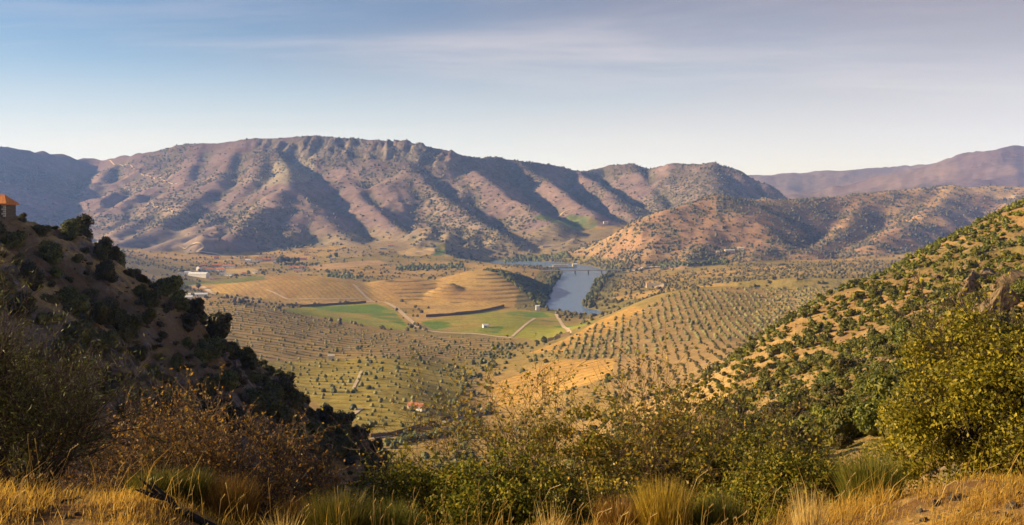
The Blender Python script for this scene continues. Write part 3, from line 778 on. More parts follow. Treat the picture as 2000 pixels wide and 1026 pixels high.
# tracks and roads: ribbons draped over the ground
def ribbon(name, pts, width, mat, y0, y1, lift=0.35, world=False):
    P = np.array([p[:2] if world else hit(p[0], p[1], y0, y1)[:2] for p in pts])
    seg = np.hypot(*np.diff(P, axis=0).T); s = np.concatenate([[0], np.cumsum(seg)])
    n = max(int(s[-1] / (width * 0.9)), 4); q = np.linspace(0, s[-1], n)
    Q = np.stack([np.interp(q, s, P[:, 0]), np.interp(q, s, P[:, 1])], 1)
    for _ in range(3): Q[1:-1] = (Q[:-2] + 2 * Q[1:-1] + Q[2:]) / 4
    T = np.gradient(Q, axis=0); T /= np.hypot(T[:, 0], T[:, 1])[:, None]; Nn = np.stack([-T[:, 1], T[:, 0]], 1)
    hw = width / 2 * (1 + 0.25 * (fbm(q, 0 * q, 25, 3, 130) - .5) * 2)
    V = []; 
    for k in (-1, -0.4, 0.4, 1):
        A = Q + Nn * (hw * k)[:, None]; V.append(np.stack([A[:, 0], A[:, 1], np.maximum(Zat(A[:, 0], A[:, 1]), Zat(Q[:, 0], Q[:, 1]) - .3) + lift], 1))
    V = np.stack(V, 1).reshape(-1, 3)
    me = np_mesh(name, V, grid_faces(n, 4), mat, True)
    return tag(add_obj(name, me), kind='structure')
ribbon('dirt_track', [(395,560),(440,578),(500,589),(560,596),(640,593),(720,589),(752,590),(775,602),(800,625),(822,644),(860,650),(930,652),(1000,660)], 7.0, M_DIRT, 1100, 1900)
ribbon('dirt_track', [(690,556),(712,578),(728,589)], 5.0, M_DIRT, 1450, 2000)
ribbon('dirt_track', [(520,566),(560,585),(640,585),(715,583)], 3.5, M_DIRT, 1450, 2000)
ribbon('dirt_track', [(1000,658),(1020,640),(1045,622)], 4.0, M_DIRT, 1150, 1640)
ribbon('dirt_track', [(1086,614),(1098,634),(1113,653),(1090,660),(1070,668)], 5.0, M_DIRT, 1100, 1640)
ribbon('dirt_track', [(670,820),(690,810),(705,798)], 3.5, M_DIRT, 450, 900)
ribbon('dirt_track', [(720,858),(770,852),(800,840),(850,832),(900,815),(960,808)], 3.5, M_DIRT, 420, 900)
ribbon('dirt_track', [(835,618),(905,612),(955,606),(985,598)], 3.5, M_DIRT, 1450, 1700)
ribbon('dirt_track', [(690,760),(700,740),(706,725)], 2.5, M_DIRT, 480, 980)
ribbon('mountain_track', [(212,314),(222,322),(262,330)], 5.0, M_DIRT, 4000, 5200, 1.2)
ribbon('mountain_track', [(275,340),(300,348),(322,354),(345,360)], 4.5, M_DIRT, 3000, 4800, 1.2)
ribbon('mountain_track', [(280,408),(292,396),(300,405),(340,415),(372,420),(365,408)], 7.0, M_DIRT, 2900, 4400, 1.0)
ribbon('mountain_track', [(350,482),(378,478),(400,484),(380,494),(430,498),(470,506)], 7.0, M_DIRT, 2500, 3400, 1.0)
ribbon('mountain_track', [(1090,424),(1100,414),(1120,408)], 7.0, M_DIRT, 3000, 4200, 1.0)

# ------------------------------------------------------------------ plant geometry
def ico(sub):
    import bmesh
    bm = bmesh.new(); bmesh.ops.create_icosphere(bm, subdivisions=sub, radius=1.0)
    V = np.array([v.co[:] for v in bm.verts]); Fc = np.array([[v.index for v in f.verts] for f in bm.faces]); bm.free()
    return V, Fc
ICO = {k: ico(k) for k in (1, 2, 3)}

def leaf_cloud(rng, lobes, n, size, aspect=0.55, shell=0.35, quad=True):
    """n small leaves spread through the outer shell of several lobes; lobes: (cx,cy,cz,rx,ry,rz)"""
    L = np.array(lobes, float)
    wgt = (L[:, 3] * L[:, 4] + L[:, 4] * L[:, 5] + L[:, 3] * L[:, 5]); wgt /= wgt.sum()
    k = rng.choice(len(L), n, p=wgt)
    d = rng.normal(size=(n, 3)); d /= np.linalg.norm(d, axis=1)[:, None]
    d[:, 2] = np.where(d[:, 2] < -0.35, -d[:, 2], d[:, 2])
    r = 1 - shell * rng.rand(n) ** 1.6 + 0.10 * rng.normal(size=n)
    P = L[k, :3] + d * r[:, None] * L[k, 3:]
    nrm = d + 0.75 * rng.normal(size=(n, 3)); nrm /= np.linalg.norm(nrm, axis=1)[:, None]
    return leaves_at(rng, P, nrm, size, aspect)
def leaves_at(rng, P, nrm, size, aspect, fold=0.25, tdir=None):
    n = len(P)
    t = rng.normal(size=(n, 3)) if tdir is None else tdir + 0.5 * rng.normal(size=(n, 3))
    t -= (t * nrm).sum(1)[:, None] * nrm; t /= np.linalg.norm(t, axis=1)[:, None] + 1e-9
    bt = np.cross(nrm, t)
    s = (size * (0.65 + 0.7 * rng.rand(n)))[:, None]
    a = P - t * s; c = P + t * s
    bq = P + bt * s * aspect - nrm * s * fold; dq = P - bt * s * aspect - nrm * s * fold
    V = np.stack([a, bq, c, dq], 1).reshape(-1, 3)
    return V, np.arange(4 * n).reshape(n, 4)
def merge(parts):
    Vs, Fs, o = [], [], 0
    for V, Fc in parts:
        Vs.append(V); Fs.append(Fc + o); o += len(V)
    return np.concatenate(Vs), np.concatenate(Fs)
def quads(T): return np.concatenate([T, T[:, 2:3]], 1)

def blob(rng, sub, jag, zsq=0.85, flat=-0.45):
    V, Fc = ICO[sub]; V = V.copy()
    V *= (1 + jag * (rng.rand(len(V)) - 0.5) * 2)[:, None]
    V[:, 2] = np.maximum(V[:, 2], flat); V[:, 2] = (V[:, 2] - flat) * zsq
    return V, Fc
def scatter_mesh(name, variants, x, y, z, r, h, rng, mat, smooth=False):
    """many small plants merged into one mesh"""
    Vo, Fo, off = [], [], 0
    which = rng.randint(len(variants), size=len(x))
    for k, (V, Fc) in enumerate(variants):
        q = np.where(which == k)[0]
        if not len(q): continue
        a = rng.rand(len(q)) * 6.283; ca, sa = np.cos(a), np.sin(a)
        X = (V[None, :, 0] * ca[:, None] - V[None, :, 1] * sa[:, None]) * r[q][:, None] + x[q][:, None]
        Y = (V[None, :, 0] * sa[:, None] + V[None, :, 1] * ca[:, None]) * r[q][:, None] + y[q][:, None]
        Z = V[None, :, 2] * h[q][:, None] + z[q][:, None]
        Vo.append(np.stack([X, Y, Z], -1).reshape(-1, 3))
        Fo.append((Fc[None] + (np.arange(len(q)) * len(V))[:, None, None]).reshape(-1, 3) + off); off += len(q) * len(V)
    return np_mesh(name, np.concatenate(Vo), np.concatenate(Fo), mat, smooth)

def shrub_mesh(name, seed, mat, n=900, size=0.09, nl=6, tall=0.8, spread=0.55, core=2, rag=0):
    """unit shrub about 2 wide, 2*tall high, standing at the origin"""
    rng = np.random.RandomState(seed)
    lobes = [(0, 0, tall * 0.75, 0.66, 0.66, tall * 0.72)]
    for i in range(nl):
        a = rng.rand() * 6.283; rr = spread * (0.5 + 0.5 * rng.rand()); q = 0.30 + 0.24 * rng.rand()
        lobes.append((rr * math.cos(a), rr * math.sin(a), tall * (0.25 + 1.05 * rng.rand()), q, q, q * 0.9))
    LV, LF = leaf_cloud(rng, lobes, n, size, 0.6, 0.30)
    if rag: LV = LV + 0
    parts = [(LV, LF)]
    for (cx0, cy0, cz0, rx, ry, rz) in lobes:
        V, Fc = ICO[core]; V = V * (0.62 + 0.30 * rng.rand(len(V)))[:, None] * np.array([rx, ry, rz]) + np.array([cx0, cy0, cz0])
        V[:, 2] = np.maximum(V[:, 2], -0.25)
        parts.append((V, quads(Fc)))
    V, Fc = merge(parts)
    # quads made from triangles repeat a vertex: split them apart
    tri = Fc[:, 2] == Fc[:, 3]
    F3 = np.concatenate([Fc[tri][:, :3], Fc[~tri][:, [0, 1, 2]], Fc[~tri][:, [0, 2, 3]]])
    return np_mesh(name, V, F3, mat, False)

def tube(points, radii, k=5):
    P = np.asarray(points, float); n = len(P)
    T = np.gradient(P, axis=0); T /= np.linalg.norm(T, axis=1)[:, None] + 1e-9
    up = np.where(np.abs(T[:, 2:3]) > 0.9, np.array([[1.0, 0, 0]]), np.array([[0, 0, 1.0]]))
    A = np.cross(T, up); A /= np.linalg.norm(A, axis=1)[:, None] + 1e-9; B = np.cross(T, A)
    an = np.arange(k) / k * 6.28318
    V = (P[:, None, :] + (A[:, None, :] * np.cos(an)[None, :, None] + B[:, None, :] * np.sin(an)[None, :, None]) * np.asarray(radii)[:, None, None]).reshape(-1, 3)
    i = np.arange(n - 1)[:, None] * k + np.arange(k)[None]; j = np.arange(n - 1)[:, None] * k + (np.arange(k)[None] + 1) % k
    return V, np.stack([i, j, j + k, i + k], -1).reshape(-1, 4)

def woody(seed, height, spread, stems=5, levels=3, kids=4, base_r=0.03, lean=0.5, droop=0.0, start=0.05):
    """branching shrub skeleton: tube parts and the twig polylines that carry leaves"""
    rng = np.random.RandomState(seed); tubes, twigs = [], []
    def grow(p, d, ln, r, lv):
        n = 5 if lv < levels else 2; pts = [p.copy()]; dd = d.copy()
        for i in range(n):
            dd = dd + rng.normal(size=3) * 0.17 + np.array([0, 0, 0.07 - droop * lv * 0.08]); dd /= np.linalg.norm(dd)
            p = p + dd * ln / n; pts.append(p.copy())
        pts = np.array(pts); rad = np.linspace(r, r * (0.35 if lv < levels else 0.3), n + 1)
        tubes.append(tube(pts, rad, 5 if lv < 2 else 3))
        if lv >= levels - 1: twigs.append(pts)
        if lv < levels:
            for c in range(kids + (1 if lv == 0 else 0)):
                t = 0.25 + 0.75 * rng.rand() if c else 1.0
                k = t * n; i0 = min(int(k), n - 1); q = pts[i0] + (pts[i0 + 1] - pts[i0]) * (k - i0)
                nd = dd if c == 0 else (pts[i0 + 1] - pts[i0]) / np.linalg.norm(pts[i0 + 1] - pts[i0])
                rv = rng.normal(size=3); rv -= (rv @ nd) * nd; rv /= np.linalg.norm(rv)
                nd = nd * 0.75 + rv * (0.35 + 0.55 * rng.rand()); nd /= np.linalg.norm(nd)
                grow(q, nd, ln * (0.50 + 0.25 * rng.rand()), max(r * (1 - 0.62 * t) * 0.75, 0.0038), lv + 1)
    for s in range(stems):
        a = rng.rand() * 6.283; l = lean * rng.rand() ** 0.6
        d = np.array([math.cos(a) * l * spread, math.sin(a) * l * spread, 1.0]); d /= np.linalg.norm(d)
        b0 = np.array([math.cos(a), math.sin(a), 0]) * start * rng.rand()
        grow(b0, d, height * (0.42 + 0.18 * rng.rand()), base_r * (0.6 + 0.5 * rng.rand()), 0)
    return rng, merge(tubes), twigs

def twig_leaves(rng, twigs, n, size, aspect, off=0.05, along=False):
    k = rng.randint(len(twigs), size=n); t = rng.rand(n) ** 0.7
    P = np.zeros((n, 3)); D = np.zeros((n, 3))
    for i in range(n):
        w = twigs[k[i]]; q = t[i] * (len(w) - 1.001); j = int(q); d = w[j + 1] - w[j]
        P[i] = w[j] + d * (q - j); D[i] = d
    P += rng.normal(size=(n, 3)) * off
    D /= np.linalg.norm(D, axis=1)[:, None] + 1e-9
    nr = rng.normal(size=(n, 3)) + np.array([0, 0, 0.6]); nr /= np.linalg.norm(nr, axis=1)[:, None]
    return leaves_at(rng, P, nr, size, aspect, 0.2, D if along else None)

# ------------------------------------------------------------------ plants on the near hillsides
R0 = np.random.RandomState(11)
SH_DARK = [shrub_mesh('evergreen_shrub', 200 + i, L_SHDARK, 1700, 0.085, 9, 0.72 + 0.1 * (i % 3)) for i in range(5)]
SH_BROWN = [shrub_mesh('brown_shrub', 220 + i, L_SHBROWN, 1000, 0.07, 6, 0.6) for i in range(2)]
SH_LIT = [shrub_mesh('round_shrub', 240 + i, L_SHLIT, 1200, 0.092, 8, 0.78 + 0.1 * (i % 3)) for i in range(6)]
SH_BROWNLIT = [shrub_mesh('dry_shrub', 260 + i, L_SHBROWN, 800, 0.08, 6, 0.6) for i in range(2)]

def place_shrub(me, name, x, y, r, hs, label, group, cat='shrub', sink=0.12, rng=R0):
    z = float(Zat(x, y))
    o = add_obj(name, me, None, (x, y, z - sink * r), (0, 0, rng.rand() * 6.283), (r, r * (0.85 + 0.3 * rng.rand()), r * hs))
    return tag(o, label, cat, group)

def sample_hill(idn, n, xr, yr, rng):
    x = xr[0] + rng.rand(n) * (xr[1] - xr[0]); y = yr[0] + rng.rand(n) * (yr[1] - yr[0])
    k = near_id(x, y) == idn
    return x[k], y[k]

# left hill
rng = np.random.RandomState(31)
x, y = sample_hill(2, 12000, (-150, 5), (125, 262), rng)
dens = fbm(x, y, 18, 4, 115)
px = 1000 + F * x / y
keep = rng.rand(len(x)) < 0.25 + 1.0 * sstep(0.42, 0.62, dens)
x, y, dens = x[keep], y[keep], dens[keep]
vis = visible(x, y, Zat(x, y) + 1.0, -6); x, y, dens = x[vis], y[vis], dens[vis]
r = 0.8 + 2.5 * rng.rand(len(x)) ** 1.7
placed = []
for i in range(len(x)):
    if len(placed) >= 620: break
    ok = True
    for (a, b_, c_) in placed:
        if (a - x[i]) ** 2 + (b_ - y[i]) ** 2 < (0.62 * (c_ + r[i])) ** 2: ok = False; break
    if not ok: continue
    if abs(1000 + F * x[i] / y[i] - 30) < 55 and y[i] < 182 and y[i] > 158: continue
    placed.append((x[i], y[i], r[i]))
placed = np.array(placed); order = np.argsort(-placed[:, 2] / placed[:, 1])
def plur(w): return w + ('es' if w.endswith('bush') else 's')
def zone_left(x, y):
    px = 1000 + F * x / y; i, j = grid_ij(x, y); col_ = GPY[:, int(j)]; top = col_[(RY > 120) & (RY < 300)].min(); py = HOR - F * (float(Zat(x, y)) - E) / y
    v = 'on the skyline' if py - top < 25 else 'below the skyline' if py - top < 90 else 'halfway down' if py - top < 220 else 'low down'
    h = 'far left' if px < 150 else 'left' if px < 320 else 'middle' if px < 500 else 'right'
    return v, h
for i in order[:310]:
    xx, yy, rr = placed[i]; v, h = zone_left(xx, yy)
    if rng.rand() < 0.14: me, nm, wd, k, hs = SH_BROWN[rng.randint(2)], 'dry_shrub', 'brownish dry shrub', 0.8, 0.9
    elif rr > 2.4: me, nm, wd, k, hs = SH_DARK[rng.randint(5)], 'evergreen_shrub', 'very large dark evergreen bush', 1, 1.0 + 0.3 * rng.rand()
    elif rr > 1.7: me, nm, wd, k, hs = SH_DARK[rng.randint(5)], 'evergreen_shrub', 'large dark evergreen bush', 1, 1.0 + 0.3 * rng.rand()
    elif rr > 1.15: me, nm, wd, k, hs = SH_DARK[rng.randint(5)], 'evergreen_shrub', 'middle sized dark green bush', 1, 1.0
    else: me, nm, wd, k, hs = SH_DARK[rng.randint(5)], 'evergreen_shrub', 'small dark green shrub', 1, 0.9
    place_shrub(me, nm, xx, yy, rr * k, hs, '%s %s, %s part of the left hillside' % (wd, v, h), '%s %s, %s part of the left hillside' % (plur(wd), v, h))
rest = placed[order[310:]]
def tri_of(me):
    V = np.zeros(len(me.vertices) * 3, np.float32); me.vertices.foreach_get('co', V); T = np.zeros(len(me.loops), np.int32); me.loops.foreach_get('vertex_index', T)
    return V.reshape(-1, 3), T.reshape(-1, 3)
LOWSH = [tri_of(shrub_mesh('low', 280 + i, L_SHDARK, 120, 0.17, 4, 0.65, 0.55, 1)) for i in range(4)]
tag(add_obj('low_scrub', scatter_mesh('low_scrub', LOWSH, rest[:, 0], rest[:, 1], Zat(rest[:, 0], rest[:, 1]) - 0.1, rest[:, 2], rest[:, 2], rng, L_SHDARK)), 'low dark scrub between the bushes of the left hillside', 'scrub', None, 'stuff')
print('left shrubs', len(placed))
# the two bushes on the skyline beside the stone house
for (ppx, ppy, rr, hs, lab) in ((44, 416, 0.85, 1.25, 'small dark upright bush on the skyline just right of the stone house'),
                                (80, 422, 1.9, 0.75, 'broad rounded yellow green bush on the skyline right of the stone house')):
    xx, yy, zz = W(ppx, ppy, 166)
    place_shrub(SH_LIT[1] if rr > 1 else SH_DARK[2], 'skyline_bush', xx, yy, rr, hs, lab, None)

# right hill
rng = np.random.RandomState(32)
x, y = sample_hill(3, 34000, (-5, 330), (45, 500), rng)
dens = fbm(x, y, 26, 4, 140); px = 1000 + F * x / y
keep = rng.rand(len(x)) < 0.16 + 1.0 * sstep(0.36, 0.52, dens)
keep &= ~in_poly(x, y, FPOLY[-1][1])
x, y = x[keep], y[keep]
vis = visible(x, y, Zat(x, y) + 1.0, -3) ; x, y = x[vis], y[vis]
r = 0.7 + 1.9 * rng.rand(len(x)) ** 1.8
placed = []
for i in range(len(x)):
    ok = True
    for (a, b_, c_) in placed:
        if (a - x[i]) ** 2 + (b_ - y[i]) ** 2 < (0.52 * (c_ + r[i])) ** 2: ok = False; break
    if ok: placed.append((x[i], y[i], r[i]))
placed = np.array(placed)
order = np.argsort(-placed[:, 2] / placed[:, 1])
print('right hill shrubs', len(placed))
for i in order[:330]:
    xx, yy, rr = placed[i]; ppx = 1000 + F * xx / yy
    v = 'near the crest' if yy > 330 else 'on the upper slope' if yy > 270 else 'on the middle slope' if yy > 220 else 'on the lower slope' if yy > 180 else 'low down' if yy > 130 else 'at the bottom'
    h = 'left end' if ppx < 1450 else 'left half' if ppx < 1560 else 'middle' if ppx < 1650 else 'right half' if ppx < 1750 else 'rocky right part' if ppx < 1900 else 'right edge'
    if rng.rand() < 0.14: me, nm, wd, k, hs = SH_BROWNLIT[rng.randint(2)], 'dry_shrub', 'brownish dry shrub', 0.9, 0.9
    elif rr > 1.5: me, nm, wd, k, hs = SH_LIT[rng.randint(6)], 'round_shrub', 'large round green bush', 1, 1.05
    elif rr > 1.1: me, nm, wd, k, hs = SH_LIT[rng.randint(6)], 'round_shrub', 'middle sized round green shrub', 1, 1.0
    else: me, nm, wd, k, hs = SH_LIT[rng.randint(6)], 'round_shrub', 'small round green shrub', 1, 1.0
    place_shrub(me, nm, xx, yy, rr * k, hs * (0.85 + 0.4 * rng.rand()), '%s %s, %s of the right hillside' % (wd, v, h), '%s %s, %s of the right hillside' % (plur(wd), v, h))
rest = placed[order[330:]]
LOWSR = [tri_of(shrub_mesh('low', 290 + i, L_SHLIT, 105, 0.18, 4, 0.65, 0.55, 1)) for i in range(4)]
near_, far_ = rest[:700], rest[700:2500]
tag(add_obj('hillside_scrub', scatter_mesh('hillside_scrub', LOWSR, near_[:, 0], near_[:, 1], Zat(near_[:, 0], near_[:, 1]) - 0.1, near_[:, 2], near_[:, 2], rng, L_SHLIT)),
    'low green scrub filling in between the bushes of the right hillside', 'scrub', None, 'stuff')
FARSR = [tri_of(shrub_mesh('low', 296 + i, L_SHLIT, 20, 0.30, 2, 0.6, 0.5, 1)) for i in range(4)]
tag(add_obj('small_hillside_scrub', scatter_mesh('small_hillside_scrub', FARSR, far_[:, 0], far_[:, 1], Zat(far_[:, 0], far_[:, 1]) - 0.1, far_[:, 2], far_[:, 2], rng, L_SHLIT)),
    'smallest green scrub scattered over the whole right hillside', 'scrub', None, 'stuff')
# planted rows on the foot of the right hillside
a_, b_ = None, None
P = FPOLY[-1][1]; Pn = np.array([p[:2] for p in P]); c_ = Pn.mean(0); an = math.radians(65)
A, B = np.meshgrid(np.arange(-70, 70, 7.5), np.arange(-70, 70, 2.6)); A = A.ravel() + rng.normal(size=A.size) * .35; B = B.ravel() + rng.normal(size=B.size) * .5
x = c_[0] + A * math.cos(an) - B * math.sin(an); y = c_[1] + A * math.sin(an) + B * math.cos(an)
k = in_poly(x, y, P) & (rng.rand(len(x)) < .8); x, y = x[k], y[k]; k = visible(x, y, Zat(x, y) + .8, 0); x, y = x[k], y[k]; r = .6 + .7 * rng.rand(len(x))
for i in range(min(len(x), 120)):
    place_shrub(SH_LIT[rng.randint(6)], 'row_shrub', x[i], y[i], r[i], .95, '%s green shrub planted in the %s rows at the foot of the right hillside' % ('large' if r[i] > 1.0 else 'small', 'near' if y[i] < c_[1] else 'far'), 'planted shrub rows, %s, %s' % ('large' if r[i] > 1.0 else 'small', 'near' if y[i] < c_[1] else 'far'))
print('row shrubs', len(x))
# low dry tussocks over the open soil of both hillsides
xs, ys = [], []
for idn, xr, yr, n in ((3, (-5, 330), (45, 480), 11000), (2, (-140, 0), (125, 255), 3500)):
    a, b_ = sample_hill(idn, n, xr, yr, rng); k = visible(a, b_, Zat(a, b_) + .3, 0); xs.append(a[k]); ys.append(b_[k])
x, y = np.concatenate(xs), np.concatenate(ys); r = 0.18 + 0.4 * rng.rand(len(x)) ** 2
tag(add_obj('dry_tussocks', scatter_mesh('dry_tussocks', [blob(np.random.RandomState(320 + k), 1, 0.35, 0.7) for k in range(4)], x, y, Zat(x, y) - 0.05, r, r, rng, L_SHBROWN)), 'low dry tussocks dotting the open soil of the near hillsides', 'scrub', None, 'stuff')

# ------------------------------------------------------------------ rocks
def rock_mesh(name, seed, mat, sub=3):
    import bmesh
    rng = np.random.RandomState(seed)
    bm = bmesh.new()
    for i in range(26):
        v = rng.normal(size=3); v /= np.linalg.norm(v); v *= np.array([1.0, 0.7, 0.8]) * (0.75 + 0.35 * rng.rand())
        bm.verts.new(v)
    r = bmesh.ops.convex_hull(bm, input=list(bm.verts))
    bmesh.ops.delete(bm, geom=[g for g in r.get('geom_interior', []) if isinstance(g, bmesh.types.BMVert)], context='VERTS')
    bmesh.ops.triangulate(bm, faces=list(bm.faces))
    bmesh.ops.subdivide_edges(bm, edges=list(bm.edges), cuts=4, use_grid_fill=True)
    bm.verts.ensure_lookup_table()
    V = np.array([v.co[:] for v in bm.verts])
    n = fbm(V[:, 0] * 3 + V[:, 2] * 2, V[:, 1] * 3 - V[:, 2] * 1.3, 1.0, 3, seed, 0.55, True)
    lay = np.sin((V[:, 2] + 0.35 * V[:, 0]) * 13) * 0.025
    n5 = fbm(V[:, 0] * 9 + V[:, 1] * 4, V[:, 2] * 9 - V[:, 1] * 5, 1.0, 3, seed + 3, 0.6, True)
    V *= (0.74 + 0.36 * n + 0.12 * n5 + lay * 1.3)[:, None]
    for v, c in zip(bm.verts, V): v.co = c
    me = bpy.data.meshes.new(name); bm.to_mesh(me); bm.free(); me.materials.append(mat); return me
RK = [rock_mesh('boulder', 400 + i, M_ROCK) for i in range(5)]
RKD = [rock_mesh('boulder', 410 + i, M_ROCKD) for i in range(5)]
rng = np.random.RandomState(33)
x, y = sample_hill(2, 9000, (-130, -5), (130, 240), rng)
k = (fbm(x, y, 14, 4, 116) > 0.56) & visible(x, y, Zat(x, y) + 0.3, -3); x, y = x[k][:95], y[k][:95]
for i in range(len(x)):
    s = 0.5 + 1.3 * rng.rand() ** 2
    o = add_obj('boulder', RKD[i % 5], None, (x[i], y[i], float(Zat(x[i], y[i])) + 0.1 * s), (rng.normal() * .3, rng.normal() * .3, rng.rand() * 6.28), (s * 1.3, s, s * 0.8))
    tag(o, 'dark schist boulder jutting from the shaded left hillside', 'boulder', 'boulders on the left hillside')
rng = np.random.RandomState(34)
OUT = [(1885,590,230,(3.2,3.0,8.0),'tall split slab of ochre rock standing out from the right hillside',0.25),
       (1905,560,236,(6.5,5,5.5),'rounded grey crag at the head of the tall split slab',0),
       (1872,640,215,(4.5,4,6.0),'ochre rock step below the tall split slab on the right hillside',0.1),
       (1950,610,200,(8.5,6,7.5),'broad grey rock face to the right of the tall split slab',-0.2),
       (1985,560,225,(7,5,5.5),'grey crag at the right edge of the picture above the oak bush',0.2),
       (1930,540,250,(7,5,3.2),'flat ledge of grey rock above the broad rock face',0.1),
       (1785,640,225,(3.6,3,2.6),'low brown rock between bushes left of the tall split slab',0),
       (1740,735,150,(3.2,2.6,3.4),'leaning grey rock rib half hidden behind the oak bush',0.45),
       (1700,815,120,(1.8,1.6,3.6),'narrow rock rib running down beside the oak bush',0.6),
       (1675,880,100,(1.4,1.3,2.4),'lowest pale rock of the rib left of the oak bush',0.6),
       (1640,800,140,(2.2,1.8,1.6),'small brown outcrop among bushes below the rock rib',0.2),
       (1830,545,300,(3.5,3,2.2),'small brown rock high up on the right hillside',0)]
for (ppx, ppy, Y, sc, lab, tilt) in OUT:
    xx, yy, zz = hit(ppx, ppy, Y * 0.75, Y * 1.35)
    o = add_obj('rock_outcrop', rock_mesh('rock_outcrop', 430 + int(ppx), M_ROCK), None, (xx, yy, zz + 0.15 * sc[2]), (0.1, tilt, rng.rand() * 0.8), (sc[0] * .7, sc[1] * .7, sc[2] * .7))
    tag(o, lab, 'rock', 'rock outcrops of the right hillside')

x, y = sample_hill(3, 30000, (20, 140), (60, 330), rng); px = 1000 + F * x / y; py = HOR - F * (Zat(x, y) - E) / y
k = visible(x, y, Zat(x, y) + .3, -2) & (((px - 1920) / 110) ** 2 + ((py - 590) / 75) ** 2 < 1.0) | ((np.abs(px - 1700 - (800 - py) * .35) < 26) & (py > 690) & (py < 900))
x, y = x[k][:120], y[k][:120]
for i in range(len(x)):
    s_ = (0.5 + 1.6 * rng.rand() ** 2) * min(1.0, y[i] / 200)
    o = add_obj('boulder', RK[i % 5], None, (x[i], y[i], float(Zat(x[i], y[i])) + 0.1 * s_), (rng.normal() * .4, rng.normal() * .4, rng.rand() * 6.28), (s_ * 1.2, s_, s_ * 0.9))
    tag(o, 'weathered brown boulder %s' % ('beside the oak bush in the rock rib' if 1000 + F * x[i] / y[i] < 1800 else 'among the crags behind the oak bush'), 'boulder', 'boulders of the right hillside')

# ------------------------------------------------------------------ orchards and scrub in the valley
def orchard(poly, dirg, row, step, jit, keep, rng):
    P = np.array([p[:2] for p in poly]); c = P.mean(0); R = np.abs(P - c).max() * 1.5
    a = math.radians(dirg); n1_ = int(2 * R / row) + 1; n2_ = int(2 * R / step) + 1
    A, B = np.meshgrid((np.arange(n1_) - n1_ / 2) * row, (np.arange(n2_) - n2_ / 2) * step)
    A = A.ravel() + rng.normal(size=A.size) * jit * row; B = B.ravel() + rng.normal(size=B.size) * jit * step
    w = 14 * (fbm(c[0] + A, c[1] + B, 160, 3, 119) - .5)
    x = c[0] + A * math.cos(a) - B * math.sin(a); y = c[1] + A * math.sin(a) + B * math.cos(a) - w
    k = in_poly(x, y, poly) & (rng.rand(len(x)) < keep); x, y = x[k], y[k]
    v = visible(x, y, Zat(x, y) + 2.0, 0); return x[v], y[v]
VB2 = [blob(np.random.RandomState(500 + k), 2, 0.15, 0.9) for k in range(6)]
VB1 = [blob(np.random.RandomState(510 + k), 1, 0.22, 0.9) for k in range(6)]
OLV = [shrub_mesh('olive_tree', 520 + k, L_OLIVE, 260, 0.16, 5, 0.72) for k in range(5)]
rng = np.random.RandomState(35)
slopeP = wpoly([(1040,700),(1160,635),(1260,604),(1320,572),(1500,558),(1700,560),(1660,590),(1500,660),(1430,735),(1200,800),(1190,745),(1205,700)], 480, 1500)
x, y = orchard(slopeP, 83, 8.5, 7.6, 0.10, 0.95, rng)
k = rng.rand(len(x)) < 0.6 + 0.4 * sstep(.34, .5, fbm(x, y, 70, 3, 141)); x, y = x[k], y[k]
r = 0.8 + 1.4 * rng.rand(len(x)) ** 1.4
order = np.argsort(y); print('olives slope', len(x))
for i in order[:300]:
    o = add_obj('olive_tree', OLV[rng.randint(5)], None, (x[i], y[i], float(Zat(x[i], y[i])) - 0.2), (0, 0, rng.rand() * 6.28), (r[i], r[i], r[i] * (0.9 + 0.3 * rng.rand())))
    ppx = 1000 + F * x[i] / y[i]
    lab = '%s olive tree in the %s rows, %s of the orchard slope' % ('larger' if r[i] > 1.6 else 'middle sized' if r[i] > 1.15 else 'small', 'nearest' if y[i] < 640 else 'lower' if y[i] < 740 else 'middle' if y[i] < 830 else 'upper',
        'left end' if ppx < 1200 else 'left half' if ppx < 1290 else 'middle' if ppx < 1380 else 'right end')
    g = lab.replace('tree', 'trees')
    tag(o, lab, 'tree', g)
q = order[300:]
tag(add_obj('distant_olive_trees', scatter_mesh('distant_olive_trees', VB2, x[q], y[q], Zat(x[q], y[q]) - 0.2, r[q], r[q] * 1.25, rng, L_OLIVE)), 'far rows of olive trees on the upper orchard slope', 'orchard', None, 'stuff')
# terraced slope and lower orchard left of centre
xs, ys, rs = [], [], []
for fi, (row, step, keep, r0, r1) in ((0, (17, 8.0, 0.7, 0.9, 1.7)), (1, (16, 7.0, 0.6, 0.8, 1.9))):
    a, b_ = orchard(FPOLY[fi][1], (84, 80)[fi], row, step, 0.13, keep, rng); xs.append(a); ys.append(b_); rs.append(r0 + (r1 - r0) * rng.rand(len(a)) ** 1.5)
x = np.concatenate(xs); y = np.concatenate(ys); r = np.concatenate(rs)
tag(add_obj('terrace_olive_trees', scatter_mesh('terrace_olive_trees', VB2, x, y, Zat(x, y) - 0.2, r, r * 1.3, rng, L_OLIVE)), 'rows of small olive trees on the terraced slope left of centre', 'orchard', None, 'stuff')
print('terrace olives', len(x))
